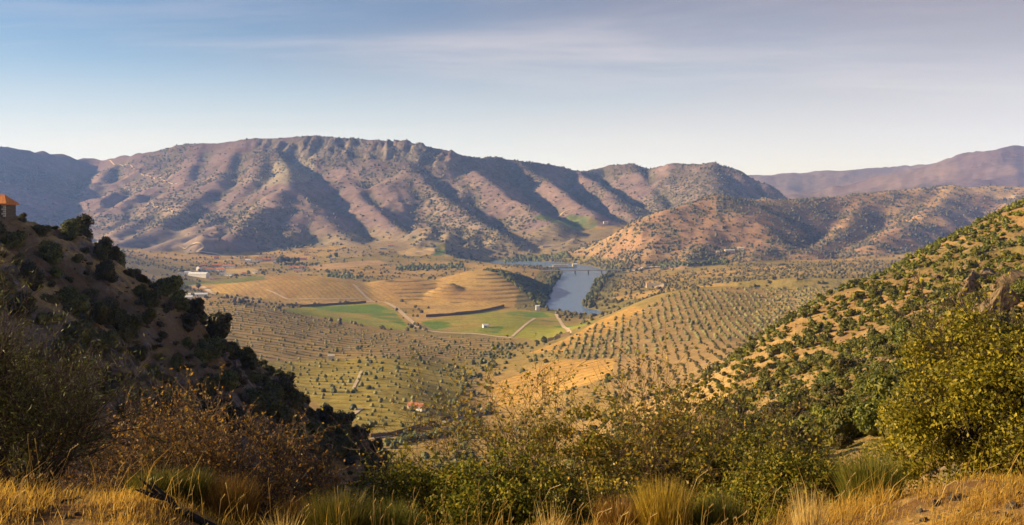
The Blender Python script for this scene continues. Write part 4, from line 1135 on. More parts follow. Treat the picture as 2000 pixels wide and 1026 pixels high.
# general scrub on valley ground, hills and mountain
def scrub(name, idn, n, xr, yr, densf, r0, r1, variants, mat, lab, rng, hk=1.15):
    y = yr[0] + (yr[1] - yr[0]) * rng.rand(n); x = y * (xr[0] + (xr[1] - xr[0]) * rng.rand(n))
    k = np.isin(near_id(x, y), idn); x, y = x[k], y[k]
    k = rng.rand(len(x)) < densf(x, y); x, y = x[k], y[k]
    z = Zat(x, y); k = visible(x, y, z + 2.5, 0) & (z > 0.6); x, y, z = x[k], y[k], z[k]
    for _, P in FPOLY[2:10] + FPOLY[13:20]:
        k = ~in_poly(x, y, P); x, y, z = x[k], y[k], z[k]
    r = r0 + (r1 - r0) * rng.rand(len(x)) ** 2
    print(name, len(x))
    return tag(add_obj(name, scatter_mesh(name, variants, x, y, z - 0.2, r, r * hk, rng, mat)), lab, 'scrub', None, 'stuff')
U0, U1 = -0.54, 0.54
scrub('scrub_hill_bushes', [5], 30000, (0.02, 0.56), (2000, 3600), lambda x, y: 0.25 + 0.75 * sstep(0.38, 0.62, fbm(x, y, 70, 5, 111)), 1.8, 4.6, VB1, L_FARV, 'scattered dark bushes over the brown hill right of the river', rng)
scrub('mountain_bushes', [6], 42000, (U0, 0.3), (2700, 4700), lambda x, y: (0.12 + 0.88 * sstep(0.40, 0.62, fbm(x, y, 260, 5, 110))) * (1 - 0.92 * sstep(120, 60, Zat(x, y)) * (x / y < -0.30)), 2.0, 5.2, [ICO_O for ICO_O in [blob(np.random.RandomState(530 + k), 1, 0.25, 0.8) for k in range(4)]], L_FARV, 'dark scrub speckling the slopes of the mountain', rng)
scrub('valley_bushes', [1, 4], 16000, (U0, U1), (1250, 3000), lambda x, y: np.where(near_id(x, y) == 4, 0.0, 0.15 + 0.75 * sstep(0.42, 0.65, fbm(x, y, 70, 5, 111)) + 0.5 * (x > 60) * (y > 1500) * (y < 2300)), 1.6, 3.8, VB1, L_OLIVE, 'scattered bushes and olive trees over the valley floor', rng)
# shaded east side of the terraced knoll
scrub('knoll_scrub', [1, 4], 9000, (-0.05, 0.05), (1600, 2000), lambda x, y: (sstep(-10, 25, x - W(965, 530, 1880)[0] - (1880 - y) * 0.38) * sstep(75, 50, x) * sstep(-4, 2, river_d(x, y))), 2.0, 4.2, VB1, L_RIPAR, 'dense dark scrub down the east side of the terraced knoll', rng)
scrub('gully_scrub', [1], 9000, (-0.2, 0.12), (450, 1150), lambda x, y: 0.45 * np.exp(-((1000 + F * x / y - (905 + 0.25 * (y - 800) * (y > 800))) / 30) ** 2) + 0.05, 0.8, 2.6, VB2, L_RIPAR, 'green bushes along the dry gully in the middle of the valley', rng)

# ------------------------------------------------------------------ buildings
def box(x0, x1, y0, y1, z0, z1):
    V = np.array([(x0, y0, z0), (x1, y0, z0), (x1, y1, z0), (x0, y1, z0), (x0, y0, z1), (x1, y0, z1), (x1, y1, z1), (x0, y1, z1)], float)
    return V, np.array([(0, 3, 2, 1), (4, 5, 6, 7), (0, 1, 5, 4), (1, 2, 6, 5), (2, 3, 7, 6), (3, 0, 4, 7)])
def gable_wall(w, d, h, rh):
    """walls with gable ends on the x ends; ridge runs along x"""
    a, b_ = w / 2, d / 2
    V = np.array([(-a, -b_, -2), (a, -b_, -2), (a, b_, -2), (-a, b_, -2), (-a, -b_, h), (a, -b_, h), (a, b_, h), (-a, b_, h), (-a, 0, h + rh), (a, 0, h + rh)], float)
    T = [(0, 1, 5), (0, 5, 4), (2, 3, 7), (2, 7, 6), (1, 2, 6), (1, 6, 5), (5, 6, 9), (3, 0, 4), (3, 4, 7), (7, 4, 8)]
    return V, np.array(T)
def roof_prism(w, d, h, rh, over=0.4, th=0.25, hip=0.0):
    a, b_ = w / 2 + over, d / 2 + over; s = rh / (d / 2); e = h - s * over + 0.03
    r0 = a - hip * w / 2
    bot = [(-a, -b_, e), (a, -b_, e), (a, b_, e), (-a, b_, e), (-r0, 0, h + rh + 0.03), (r0, 0, h + rh + 0.03)]
    V = np.array(bot + [(x, y, z + th) for x, y, z in bot], float)
    T = []
    for o, fl in ((6, False), (0, True)):
        q = [(0, 1, 5), (0, 5, 4), (2, 3, 4), (2, 4, 5), (1, 2, 5), (3, 0, 4)] if hip else [(0, 1, 5), (0, 5, 4), (2, 3, 4), (2, 4, 5)]
        for t in q:
            t = tuple(i + o for i in t); T.append(t[::-1] if fl else t)
    edges = [(0, 1), (2, 3)] + ([(1, 2), (3, 0)] if hip else [(1, 5), (5, 2), (3, 4), (4, 0)])
    for i, j in edges: T += [(i, j, j + 6), (i, j + 6, i + 6)]
    return V, np.array(T)
def house(name, label, p, rz, w, d, h, rh, wall, roof, cat='house', group=None, hip=0.0, wins=3, chim=False, door=True):
    root = empty(name, p, rz)
    tag(root, label, cat, group)
    add_obj('wall', np_mesh('wall', *gable_wall(w, d, h, rh if not hip else 0.01), wall), root)
    rf = add_obj('roof', np_mesh('roof', *roof_prism(w, d, h, rh, 0.4, 0.25, hip), roof), root)
    if chim: add_obj('chimney', np_mesh('chimney', *box(w * .2, w * .2 + .9, -.45, .45, h + rh * .4, h + rh + 1.2), wall), rf)
    ww = min(1.1, w / 10)
    for i in range(wins):
        cx0 = -w / 2 + (i + 0.5 + (0.5 if i >= wins / 2 else 0)) * w / (wins + (1 if door else 0.5))
        add_obj('window', np_mesh('window', *box(cx0 - ww / 2, cx0 + ww / 2, -d / 2 - 0.05, -d / 2 + 0.1, h * 0.45, h * 0.45 + 1.3), M_DARK), root)
    if door: add_obj('door', np_mesh('door', *box(-0.6, 0.6, -d / 2 - 0.06, -d / 2 + 0.1, 0.0, 2.1), M_WOOD), root)
    return root
HOUSES = [
 (388,541,'warehouse','long white warehouse with pale gabled roof in the meadow left of the vineyards',-0.22,44,15,6.5,3.5,'W','M',0),
 (389,529,'house','tall narrow white house with gable behind the long white warehouse',1.2,10,9,8,3,'W','T',2),
 (408,531,'farmhouse','white farmhouse with long red tile roof right behind the white warehouse',0.15,24,10,5.5,3,'W','T',3),
 (431,530,'farmhouse','second red roofed farmhouse at the right end of the farm row',-0.1,20,10,5,3.2,'W','T',3),
 (414,547,'hut','small white hut with red tile roof in front of the warehouse',0.2,11,7,3.2,1.6,'W','T',1),
 (366,536,'house','small white house at the left end of the farm row',0.3,12,8,4.5,2,'W','M',2),
 (354,537,'shed','low grey shed at the far left of the farm row',0.1,14,7,3.2,1.4,'W','G',1),
 (424,521,'barn','long red tiled barn in the row behind the farm',0.05,24,10,4.2,3,'K','T',2),
 (447,523,'house','long white house with red roof beside the red tiled barn',-0.05,30,9,4.8,2.5,'W','T',4),
 (398,520,'house','cream house to the left of the red tiled barn',0.1,18,8,4,2,'C','T',2),
 (423,506,'house','pink house with red roof at the foot of the mountain',0.3,13,9,5,2.6,'K','T',2),
 (436,538,'house','low white house on the right side of the tan field',0.1,14,8,4,2,'W','G',2),
 (448,539,'shed','grey roofed shed right of the low white house',-0.2,16,8,3.5,1.5,'W','G',1),
 (477,537,'house','white cottage left of the dark round tree behind the vineyard dome',0.1,9,7,4,2,'W','T',1),
 (499,534,'house','white cottage between two round trees behind the vineyard dome',-0.2,12,8,4,2,'W','G',2),
 (484,512,'house','white house at the left end of the village street',0.1,14,9,5,2,'W','M',2),
 (497,514,'shed','dark grey shed in front of the village street',-0.1,26,9,4,1.6,'G','G',1),
 (506,511,'house','white house with two bays in the village street',0.15,16,9,5.5,2.2,'W','T',3),
 (521,510,'house','long pink house in the village street left of the tall trees',0.0,20,9,4.5,2.2,'K','T',3),
 (535,509,'house','bright white house beside the tall village trees',0.1,15,9,5.5,2.4,'W','T',2),
 (538,515,'shed','small grey shed below the tall village trees',0.2,12,7,3.2,1.4,'W','G',1),
 (588,508,'house','long pink building right of the tall village trees',0.0,30,9,5,2.4,'K','T',4),
 (599,499,'house','house with orange roof on the slope behind the village',0.1,14,9,4.5,2.4,'C','T',2),
 (614,503,'house','small cream house by the upper village road',-0.1,12,8,4,2,'C','T',2),
 (650,508,'house','pink house with grey roof below the pair of village trees',0.1,14,8,4.5,2.2,'K','G',2),
 (568,525,'house','pale house at the left of the small hamlet behind the dome',0.2,12,8,4.2,2,'W','T',2),
 (580,525,'house','pink roofed house in the middle of the small hamlet',-0.2,13,8,4.5,2,'C','T',2),
 (591,524,'house','white house at the right of the small hamlet',0.1,12,8,4.2,2,'W','T',2),
 (582,531,'house','long low house in front of the small hamlet',0.0,20,7,3.4,1.8,'W','T',3),
 (763,482,'barn','tan roofed barn beside the bright green field below the mountain',0.1,18,10,4,2.4,'C','T',1),
 (749,487,'shed','dark shed at the corner of the tan field below the mountain',0.0,20,9,3.2,1.4,'G','G',1),
 (1183,437,'house','yellow house among far vineyards below the ridge',0.1,16,10,6,2.5,'C','T',2),
 (1068,483,'barn','brown barn at the edge of the far pale field',0.0,26,9,3.4,2,'K','G',1),
 (948,640,'hut','small white hut with pale roof among the green vineyards',0.3,7.0,6.0,3.0,1.6,'W','M',1),
 (1050,606,'hut','narrow white pump house on the river bank below the terraced knoll',0.1,5.5,5.5,6.5,1.0,'W','M',0),
 (647,702,'hut','small cream ruin beside the green orchard strip left of centre',0.2,6,4.5,3.2,1.4,'C','C',0),
 (813,800,'farmhouse','white farmhouse with bright red roof in the lower orchard',-0.35,11,5.5,2.8,1.6,'W','T',2),
 (387,579,'shed','pale roofed shed above the terraced slope by the left hillside',0.2,26,10,3.0,1.6,'W','M',1),
 (366,584,'shed','low white shed half hidden behind the left hillside',0.1,14,7,2.8,1.4,'W','M',1),
 (1425,492,'ruin','long cream farm ruin on the brown hill right of the river',0.15,26,8,4,1.6,'C','C',2),
 (1447,488,'ruin','pale walled ruin at the right end of the hill farm',-0.1,16,8,5,1.6,'C','C',2),
 (1402,494,'ruin','small pale ruin at the left end of the hill farm',0.0,9,6,3.4,1.4,'C','C',1),
]
WM = {'W': M_WHITE, 'C': M_CREAM, 'K': M_PINK, 'G': M_GREY, 'T': M_TILE, 'M': M_METAL}
RANGE = {948: (1150, 1640), 1050: (1450, 1700), 647: (600, 1200), 813: (480, 950), 387: (1100, 1700), 366: (1100, 1700), 1183: (3000, 4200), 763: (2500, 3600), 749: (2500, 3600), 1068: (2600, 3700), 1425: (2300, 3300), 1447: (2300, 3300), 1402: (2300, 3300)}
for (ppx, ppy, nm, lab, rz, w, d, h, rh, wc, rc, wi) in HOUSES:
    y0, y1 = RANGE.get(ppx, (1850, 3100))
    if ppx == 366 and ppy < 560: y0, y1 = 1850, 3100
    xx, yy, zz = hit(ppx, ppy, y0, y1)
    cat = {'warehouse': 'warehouse', 'hut': 'hut', 'shed': 'shed', 'barn': 'barn', 'ruin': 'ruin'}.get(nm, 'house')
    house(nm, lab, (xx, yy, zz + 0.2), rz, w, d, h, rh, WM[wc], WM[rc], cat, 'valley buildings', 0.0, wi, False, wi > 0)
# stone house on the left hilltop
hx, hy, _ = W(-16, 424, 163)
root = house('stone_house', 'dark stone house with orange tile hip roof on the left hilltop', (hx, hy, E - (424 - 400) / F * 163), 0.06, 6.0, 4.0, 2.2, 1.25, M_STONE, M_TILEO, 'house', None, 0.45, 2, False, True)
for i in range(6):
    add_obj('cornerstone', np_mesh('cornerstone', *box(3.0 - (0.55 if i % 2 else 0.32), 3.02, -2.03, -1.7, 0.05 + i * 0.36, 0.34 + i * 0.36), M_CREAM), root)

# road bridge over the river, its road, the viaduct and the quay
def beam(p, q, w, h, mat, name, parent):
    p, q = np.array(p, float), np.array(q, float); d = q - p; L = np.hypot(d[0], d[1]); o = add_obj(name, np_mesh(name, *box(-L / 2, L / 2, -w / 2, w / 2, -h, 0), mat), parent)
    o.rotation_euler = (0, -math.atan2(d[2], L), math.atan2(d[1], d[0])); o.location = (p + q) / 2 - np.array(parent.location); return o
bx0, by0, bz0 = W(1030, 529, 2390); bx1, by1, bz1 = W(1215, 527, 2430)
br = empty('road_bridge', ((bx0 + bx1) / 2, (by0 + by1) / 2, 0)); tag(br, 'long low road bridge with dark deck crossing the river', 'bridge')
beam((bx0, by0, bz0), (bx1, by1, bz1), 9, 1.6, M_CONC, 'deck', br)
for s in (-1, 1):
    beam((bx0, by0 + s * 4.4, bz0 + 0.9), (bx1, by1 + s * 4.4, bz1 + 0.9), 0.3, 0.35, M_CONC, 'railing', br)
for t in (0.22, 0.36, 0.50, 0.64, 0.78, 0.92):
    x_, y_, z_ = bx0 + (bx1 - bx0) * t, by0 + (by1 - by0) * t, bz0 + (bz1 - bz0) * t
    add_obj('pier', np_mesh('pier', *box(-1.6, 1.6, -3.6, 3.6, -5, z_ - 1.55), M_CONC), br, (x_ - br.location[0], y_ - br.location[1], 0))
ribbon('valley_road', [(bx1, by1), (bx1 + 45, by1 + 12), (bx1 + 80, by1 + 14), (bx1 + 125, by1 + 10)], 9, M_ASPH, 0, 0, 1.0, True)
ribbon('valley_road', [(bx0 - 70, by0 - 12), (bx0 - 35, by0 - 4), (bx0, by0)], 8, M_ASPH, 0, 0, 0.8, True)
vx0, vy0, vz0 = W(1296, 554, 1795); vx1, vy1, vz1 = W(1342, 561, 1800)
vd = empty('viaduct', ((vx0 + vx1) / 2, (vy0 + vy1) / 2, 0)); tag(vd, 'short concrete viaduct on square piers in the scrub right of the river', 'viaduct')
beam((vx0, vy0, vz0), (vx1, vy1, vz1), 6, 1.1, M_CONC, 'deck', vd)
for t in (0.05, 0.30, 0.55, 0.80):
    x_, y_, z_ = vx0 + (vx1 - vx0) * t, vy0 + (vy1 - vy0) * t, vz0 + (vz1 - vz0) * t; g = float(Zat(x_, y_))
    add_obj('pier', np_mesh('pier', *box(-1.2, 1.2, -2.4, 2.4, min(g, z_) - 2, z_ - 1.05), M_CONC), vd, (x_ - vd.location[0], y_ - vd.location[1], 0))
# earth ramp leading up to it
ax0, ay0, az0 = W(1262, 552, 1795); g0 = float(Zat(ax0, ay0)); g1 = float(Zat(vx0, vy0))
V = np.array([(ax0, ay0 - 7, g0 - 2), (ax0, ay0 + 7, g0 - 2), (vx0, vy0 + 12, g1 - 2), (vx0, vy0 - 12, g1 - 2), (ax0, ay0 - 3, max(az0, g0 + .4)), (ax0, ay0 + 3, max(az0, g0 + .4)), (vx0, vy0 + 3, vz0 - .02), (vx0, vy0 - 3, vz0 - .02)]) - np.array(vd.location)
add_obj('ramp', np_mesh('ramp', V, [(0, 1, 2, 3), (7, 6, 5, 4), (0, 3, 7, 4), (3, 2, 6, 7), (2, 1, 5, 6), (1, 0, 4, 5)], M_DIRT), vd)
# quay with river buildings
qx, qy, _ = W(1080, 522, 2640)
qa = empty('quay', (qx, qy, 0)); tag(qa, 'long pale concrete quay on the river just behind the bridge', 'quay')
add_obj('platform', np_mesh('platform', *box(-52, 52, -9, 9, -5, 3.4), M_CONC), qa)
for i in range(5): add_obj('mooring_post', np_mesh('mooring_post', *box(-48 + i * 24, -47 + i * 24, -9.6, -9.02, -5, 6.5), M_CONC), qa)
house('boathouse', 'low cream boathouse on the quay behind the bridge', (qx + 20, qy + 2, 3.4), 0.05, 40, 9, 4.5, 1.2, M_CREAM, M_CONC, 'boathouse', None, 0, 4)
house('harbour_office', 'small two storey pale office at the right end of the quay', (qx + 58, qy - 2, 3.4), 0.1, 12, 8, 7, 1.2, M_CREAM, M_METAL, 'house', None, 0, 2)
def boat(p, rz, L, label):
    root = empty('river_boat', p, rz); tag(root, label, 'boat', 'boats at the quay')
    n = 9; V, T = [], []
    for i in range(n):
        t = i / (n - 1); w = 0.16 * L * (1 - max(0, (t - .55) / .45) ** 2) * 0.5 + 0.02
        V += [(t * L - L / 2, -w, 1.3), (t * L - L / 2, -w * .7, -.3), (t * L - L / 2, w * .7, -.3), (t * L - L / 2, w, 1.3)]
    Fq = [(4 * i + k, 4 * i + (k + 1) % 4, 4 * i + 4 + (k + 1) % 4, 4 * i + 4 + k) for i in range(n - 1) for k in range(4)]
    Fq += [(0, 1, 2, 3), (4 * n - 1, 4 * n - 2, 4 * n - 3, 4 * n - 4)]
    add_obj('hull', np_mesh('hull', V, Fq, M_HULL), root)
    cb = add_obj('cabin', np_mesh('cabin', *box(-L * .32, L * .18, -.055 * L, .055 * L, 1.28, 3.6), M_HULL), root)
    add_obj('window', np_mesh('window', *box(-L * .30, L * .16, -.0575 * L, .0575 * L, 2.2, 3.0), M_DARK), cb)
    return root
boat((qx - 38, qy - 14, 0.1), 0.05, 26, 'white river boat moored at the left end of the quay')
boat((qx - 5, qy - 15, 0.1), -0.03, 18, 'smaller white boat moored along the middle of the quay')

# retaining walls in the lower valley
def wall_line(pts, y0, y1, h, th, mat, label):
    P = [hit(a, b_, y0, y1) for a, b_ in pts]; V = []
    q = np.linspace(0, 1, 24); s = np.linspace(0, 1, len(P)); X = np.interp(q, s, [p[0] for p in P]); Y = np.interp(q, s, [p[1] for p in P]); Z = Zat(X, Y)
    hh = h * (0.8 + 0.4 * fbm(q * 10, q, 1.0, 2, 5))
    V = np.concatenate([np.stack([X, Y, Z - 1], 1), np.stack([X, Y, Z + hh], 1), np.stack([X, Y + th, Z + hh], 1), np.stack([X, Y + th, Z - 1], 1)])
    n = 24; Fq = [(k * n + i, k * n + i + 1, (k + 1) % 4 * n + i + 1, (k + 1) % 4 * n + i) for k in range(4) for i in range(n - 1)] + [(0, n, 2 * n, 3 * n), (n - 1, 4 * n - 1, 3 * n - 1, 2 * n - 1)]
    return tag(add_obj('stone_wall', np_mesh('stone_wall', V, Fq, mat)), label, 'wall')
wall_line([(724, 856), (780, 849), (812, 838), (850, 830)], 420, 900, 2.4, 1.0, M_ROCK, 'curving dry stone wall below the lower orchard')
wall_line([(860, 822), (915, 812), (970, 806)], 420, 900, 1.8, 1.0, M_ROCK, 'straight dry stone wall right of the curving one')
wall_line([(1070, 668), (1095, 660), (1113, 655)], 1050, 1500, 4.0, 1.5, M_ROCK, 'stone bank at the lower end of the vineyard tracks')
wall_line([(832, 620), (900, 615), (950, 608), (985, 600)], 1430, 1700, 4.0, 1.5, M_ROCK, 'dark stone terrace wall below the terraced knoll')
wall_line([(560, 598), (640, 597), (715, 592)], 1430, 1800, 3.6, 1.5, M_ROCK, 'stone terrace wall below the vineyard dome')

# ------------------------------------------------------------------ trees in the valley
def tree_meshes(seed, mat, n, size, tall):
    rng = np.random.RandomState(seed)
    lobes = [(0, 0, tall * .62, .7, .7, tall * .34)]
    for i in range(9):
        a = rng.rand() * 6.283; rr = .62 * rng.rand() ** .5; q = .28 + .22 * rng.rand()
        lobes.append((rr * math.cos(a), rr * math.sin(a), tall * (.34 + .58 * rng.rand()), q, q, q))
    LV, LF = leaf_cloud(rng, lobes, n, size, .6, .4)
    parts = [(LV, LF)]
    for L in lobes:
        V, Fc = ICO[2]; V = V * (.70 + .3 * rng.rand(len(V)))[:, None] * np.array(L[3:]) * .92 + np.array(L[:3]); parts.append((V, quads(Fc)))
    V, Fc = merge(parts); tri = Fc[:, 2] == Fc[:, 3]
    F3 = np.concatenate([Fc[tri][:, :3], Fc[~tri][:, [0, 1, 2]], Fc[~tri][:, [0, 2, 3]]])
    pts = np.array([(0, 0, -.1), (.03, .01, tall * .2), (-.02, .03, tall * .4), (.02, 0, tall * .6)])
    return np_mesh('crown', V, F3, mat), np_mesh('trunk', *tube(pts, [.085, .065, .05, .03], 7), M_BARKD)
TREES = [tree_meshes(600 + k, L_RIPAR, 420, .13, (1.9, 2.2, 2.7)[k % 3]) for k in range(5)]
def tree(name, p, r, label, group=None, k=0, hs=1.0):
    root = empty(name, p, R0.rand() * 6.28); root.scale = (r, r, r * hs); tag(root, label, 'tree', group)
    c, t = TREES[k % 5]; add_obj('crown', c, root); add_obj('trunk', t, root); return root
SINGLE = [(362,566,4.2,'small round tree beside the left end of the dirt track',(1450,2000)),(388,566,6.2,'large dark round tree on the dirt track left of the vineyards',(1450,2000)),
 (377,583,3.4,'dark bushy tree in front of the pale roofed shed',(1100,1700)),(401,585,3.2,'dark bushy tree right of the pale roofed shed',(1100,1700)),
 (486,538,5.5,'round green tree behind the top of the vineyard dome',(1900,2700)),(513,537,6.0,'taller dark tree right of the round green tree behind the dome',(1900,2700)),
 (645,507,7.0,'left tree of the pair on the right end of the village',(2100,3000)),(656,506,8.0,'right and taller tree of the pair at the right end of the village',(2100,3000)),
 (1063,674,5.0,'dark tree at the lower right corner of the green vineyards',(950,1400)),(1050,676,3.2,'smaller bush tree left of the dark corner tree',(950,1400)),
 (680,535,3.4,'lone small tree on the pale strip behind the vineyard domes',(1850,2600)),(838,552,3.6,'lone conical tree on the pale strip left of the terraced knoll',(1850,2400)),
 (850,555,3.0,'low round tree just right of the lone conical tree',(1850,2400)),(936,800,2.6,'yellowish tree in the gully left of the tan orchard',(500,900)),
 (925,775,2.8,'bushy green tree in the middle of the gully',(500,950)),(955,808,3.2,'broad green tree at the bottom of the gully',(480,900)),(905,740,2.4,'small bush tree at the head of the gully',(600,1000))]
for i, (ppx, ppy, r, lab, (y0, y1)) in enumerate(SINGLE): tree('tree', hit(ppx, ppy, y0, y1), r, lab, 'single trees of the valley', i, 0.85)
rng = np.random.RandomState(36)
for i in range(13):
    p = hit(540 + i * 3.2 + 4 * rng.rand(), 513 + 4 * rng.rand(), 2100, 2900)
    tree('tall_village_tree', p, 5.5 + 3.0 * rng.rand(), 'tall dark tree in the big clump in the middle of the village', 'clump of tall village trees', i, 1.05)
for i in range(16):
    p = hit(548 + i * 5 + 4 * rng.rand(), 518 + 4 * rng.rand(), 2050, 2800)
    tree('village_tree', p, 3.2 + 1.8 * rng.rand(), 'low green tree in the belt below the tall village trees', 'low tree belt of the village', i, 0.85)
# riverside trees: the nearest ones singly, the rest as a belt
n = 14000; y = 1480 + 1600 * rng.rand(n); x = -350 + 700 * rng.rand(n); d = river_d(x, y)
wd = np.where(x < RIVER[:, 0][np.clip(np.searchsorted(RIVER[:11, 1], y), 0, 10)], 26, 32)
k = (d > 7) & (d < wd) & (Zat(x, y) > -0.5) & (Zat(x, y) < 12); k &= rng.rand(n) < 0.9
k &= ~((y > 2340) & (y < 2450) & (x > bx0) & (x < bx1)) & ~((y > 2560) & (y < 2680) & (x > qx - 60) & (x < qx + 75)) & (y > 1600) & (y < 2560)
x, y = x[k], y[k]; v = visible(x, y, Zat(x, y) + 4, 0); x, y = x[v], y[v]; r = 2.4 + 2.6 * rng.rand(len(x)); print('riverside', len(x))
order = np.argsort(-r / y)
for i in order[:70]:
    side = 'left' if x[i] < np.interp(y[i], RIVER[3:9, 1], RIVER[3:9, 0]) else 'right'
    tree('riverside_tree', (x[i], y[i], float(Zat(x[i], y[i])) - .3), r[i], 'green waterside tree on the %s bank of the river' % side, 'waterside trees on the %s bank' % side, i, 0.8)
q = order[70:]
tag(add_obj('riverside_belt', scatter_mesh('riverside_belt', VB2, x[q], y[q], Zat(x[q], y[q]) - .3, r[q], r[q] * 1.5, rng, L_RIPAR)), 'belt of small green trees lining the river', 'trees', None, 'stuff')
# thicket along the far bank and hedge lines
xs, ys = [], []
for (a, b_, c_, d_, y0, y1, n) in ((985,512,1110,500,2600,3300,260),(775,526,905,520,2300,2900,170),(640,540,700,545,1900,2400,40),(755,870,885,845,420,800,120),(1280,520,1420,512,2200,2700,90)):
    for i in range(n):
        t = rng.rand(); p = hit(a + (c_ - a) * t, b_ + (d_ - b_) * t + rng.normal() * 2.4, y0, y1); xs.append(p[0]); ys.append(p[1])
x, y = np.array(xs), np.array(ys); r = np.where(y < 1000, 1.6, 3.2) * (0.7 + 0.8 * rng.rand(len(x)))
tag(add_obj('thicket', scatter_mesh('thicket', VB2, x, y, Zat(x, y) - .3, r, r * 1.3, rng, L_RIPAR)), 'dark green thickets on the far river bank and between the fields', 'thicket', None, 'stuff')

# bird high over the valley
bxp = W(1546, 242, 420)
bd = empty('bird', bxp, 0.6); tag(bd, 'tiny dark bird soaring in the sky above the right ridge', 'bird')
V, Fc = ICO[2]; add_obj('body', np_mesh('body', V * np.array([.10, .26, .09]), Fc, M_BIRD, True), bd)
for s in (-1, 1):
    V = np.array([(.05 * s, .12, .02), (.05 * s, -.10, .02), (.35 * s, -.09, .12), (.35 * s, .14, .13), (.72 * s, -.02, .10), (.72 * s, .06, .11),
                  (.05 * s, .12, .0), (.05 * s, -.10, .0), (.35 * s, -.09, .10), (.35 * s, .14, .11), (.72 * s, -.02, .09), (.72 * s, .06, .10)])
    Fq = [(0, 1, 2, 3), (3, 2, 4, 5), (9, 8, 7, 6), (11, 10, 8, 9), (1, 7, 8, 2), (2, 8, 10, 4), (3, 9, 6, 0), (5, 11, 9, 3), (4, 10, 11, 5)]
    add_obj('wing', np_mesh('wing', V, Fq, M_BIRD), bd)
add_obj('tail', np_mesh('tail', *box(-.07, .07, -.42, -.2, -.01, .01), M_BIRD), bd)

# ------------------------------------------------------------------ foreground
def FZ(x, y): return float(fg_ground(np.array([float(x)]), np.array([float(y)]))[0])
def fg_bush(name, label, px, Y, height, spread, seed, leafmat, bark, nleaf, lsize, aspect, stems=5, levels=3, kids=4, base_r=0.022, lean=0.7, off=0.05, along=False, lobes=None, nlobe=0, cat='bush', group=None, droop=0.0):
    x = (px - 1000) / F * Y; z = FZ(x, Y)
    rng, (TV, TF), twigs = woody(seed, height, spread, stems, levels, kids, base_r, lean, droop)
    root = empty(name, (x, Y, z - 0.05)); tag(root, label, cat, group)
    top = np.percentile(np.array([w[:, 2].max() for w in twigs]), 90); k = height / top
    add_obj('branches', np_mesh('branches', TV * k, TF, bark, True), root)
    parts = []
    if nleaf: parts.append(twig_leaves(rng, [w * k for w in twigs], nleaf, lsize, aspect, off, along))
    if nlobe: parts.append(leaf_cloud(rng, lobes, nlobe, lsize, aspect, 0.5))
    V, Fc = merge(parts); add_obj('foliage', np_mesh('foliage', V, Fc, leafmat, True), root)
    return root
def top_h(px, Y, py):
    x = (px - 1000) / F * Y; return E - (py - HOR) / F * Y - FZ(x, Y)
# big yellow-green evergreen oak on the right
Y = 12.0
lob = []
rr = np.random.RandomState(71); H = top_h(1890, Y, 600)
for i in range(60):
    a = rr.rand() * 6.283; q = rr.rand() ** .5; cx0 = math.cos(a) * 1.15 * q + 0.1; cy0 = math.sin(a) * 0.8 * q; hmax = H * (1.0 - 0.30 * abs(cx0 - 0.3) ** 1.5 - 0.1 * q)
    lob.append((cx0, cy0, 0.12 + (hmax - 0.3) * rr.rand() ** 1.0, .26 + .16 * rr.rand(), .26 + .16 * rr.rand(), .24 + .14 * rr.rand()))
fg_bush('oak_bush', 'big yellow green small leaved oak bush at the right edge', 1885, Y, H, 1.0, 72, L_OAK, M_BARKD, 3000, .026, .55, 7, 3, 5, .035, .45, .05, False, lob, 40000, 'bush')
fg_bush('oak_bush', 'right hand oak bush cut off by the picture edge', 2070, 11.2, top_h(2070, 11.2, 640), .9, 73, L_OAK, M_BARKD, 6000, .026, .55, 6, 3, 5, .03, .8, .06, False, [(0,0,.9,.55,.5,.5),(-.3,.1,.5,.5,.5,.4),(.4,0,.6,.5,.5,.5),(0,-.2,1.3,.4,.4,.4)], 4500)
# centre thicket
C = [
 ('autumn_bush', 'tall many stemmed bush with thin yellow green leaves in the centre foreground', 1105, 18.0, 745, 1.1, 81, L_BUSHY, M_BARK, 4600, .034, .6, 6),
 ('autumn_bush', 'leafy green and orange bush right of the tall centre bush', 1270, 18.6, 770, 1.0, 82, L_BUSHY, M_BARK, 4600, .034, .6, 6),
 ('leafy_bush', 'dense dark green bush behind the golden grass right of centre', 1450, 16.5, 850, 1.2, 83, L_BUSH, M_BARKD, 5200, .032, .6, 7),
 ('leafy_bush', 'rounded green bush between the orange bush and the dense dark bush', 1350, 19.5, 800, 1.0, 84, L_BUSH, M_BARKD, 4600, .034, .6, 6),
 ('leafy_bush', 'low dark green bush at the left of the centre thicket', 850, 14.5, 905, 1.2, 85, L_BUSH, M_BARKD, 4200, .028, .6, 6),
 ('leafy_bush', 'low leafy green bush in the middle of the centre thicket', 985, 13.8, 900, 1.2, 86, L_BUSH, M_BARKD, 4600, .028, .6, 7),
 ('leafy_bush', 'low bush with glossy leaves below the tall centre bush', 1130, 14.0, 925, 1.2, 87, L_BUSHY, M_BARKD, 3600, .028, .6, 6),
 ('leafy_bush', 'dark bush below the rounded green bush', 1540, 14.5, 890, 1.1, 88, L_BUSH, M_BARKD, 4200, .028, .6, 7),
 ('leafy_bush', 'small green bush between the dark bush and the rock rib', 1640, 15.5, 905, 1.0, 89, L_BUSH, M_BARKD, 2600, .03, .6, 6),
]
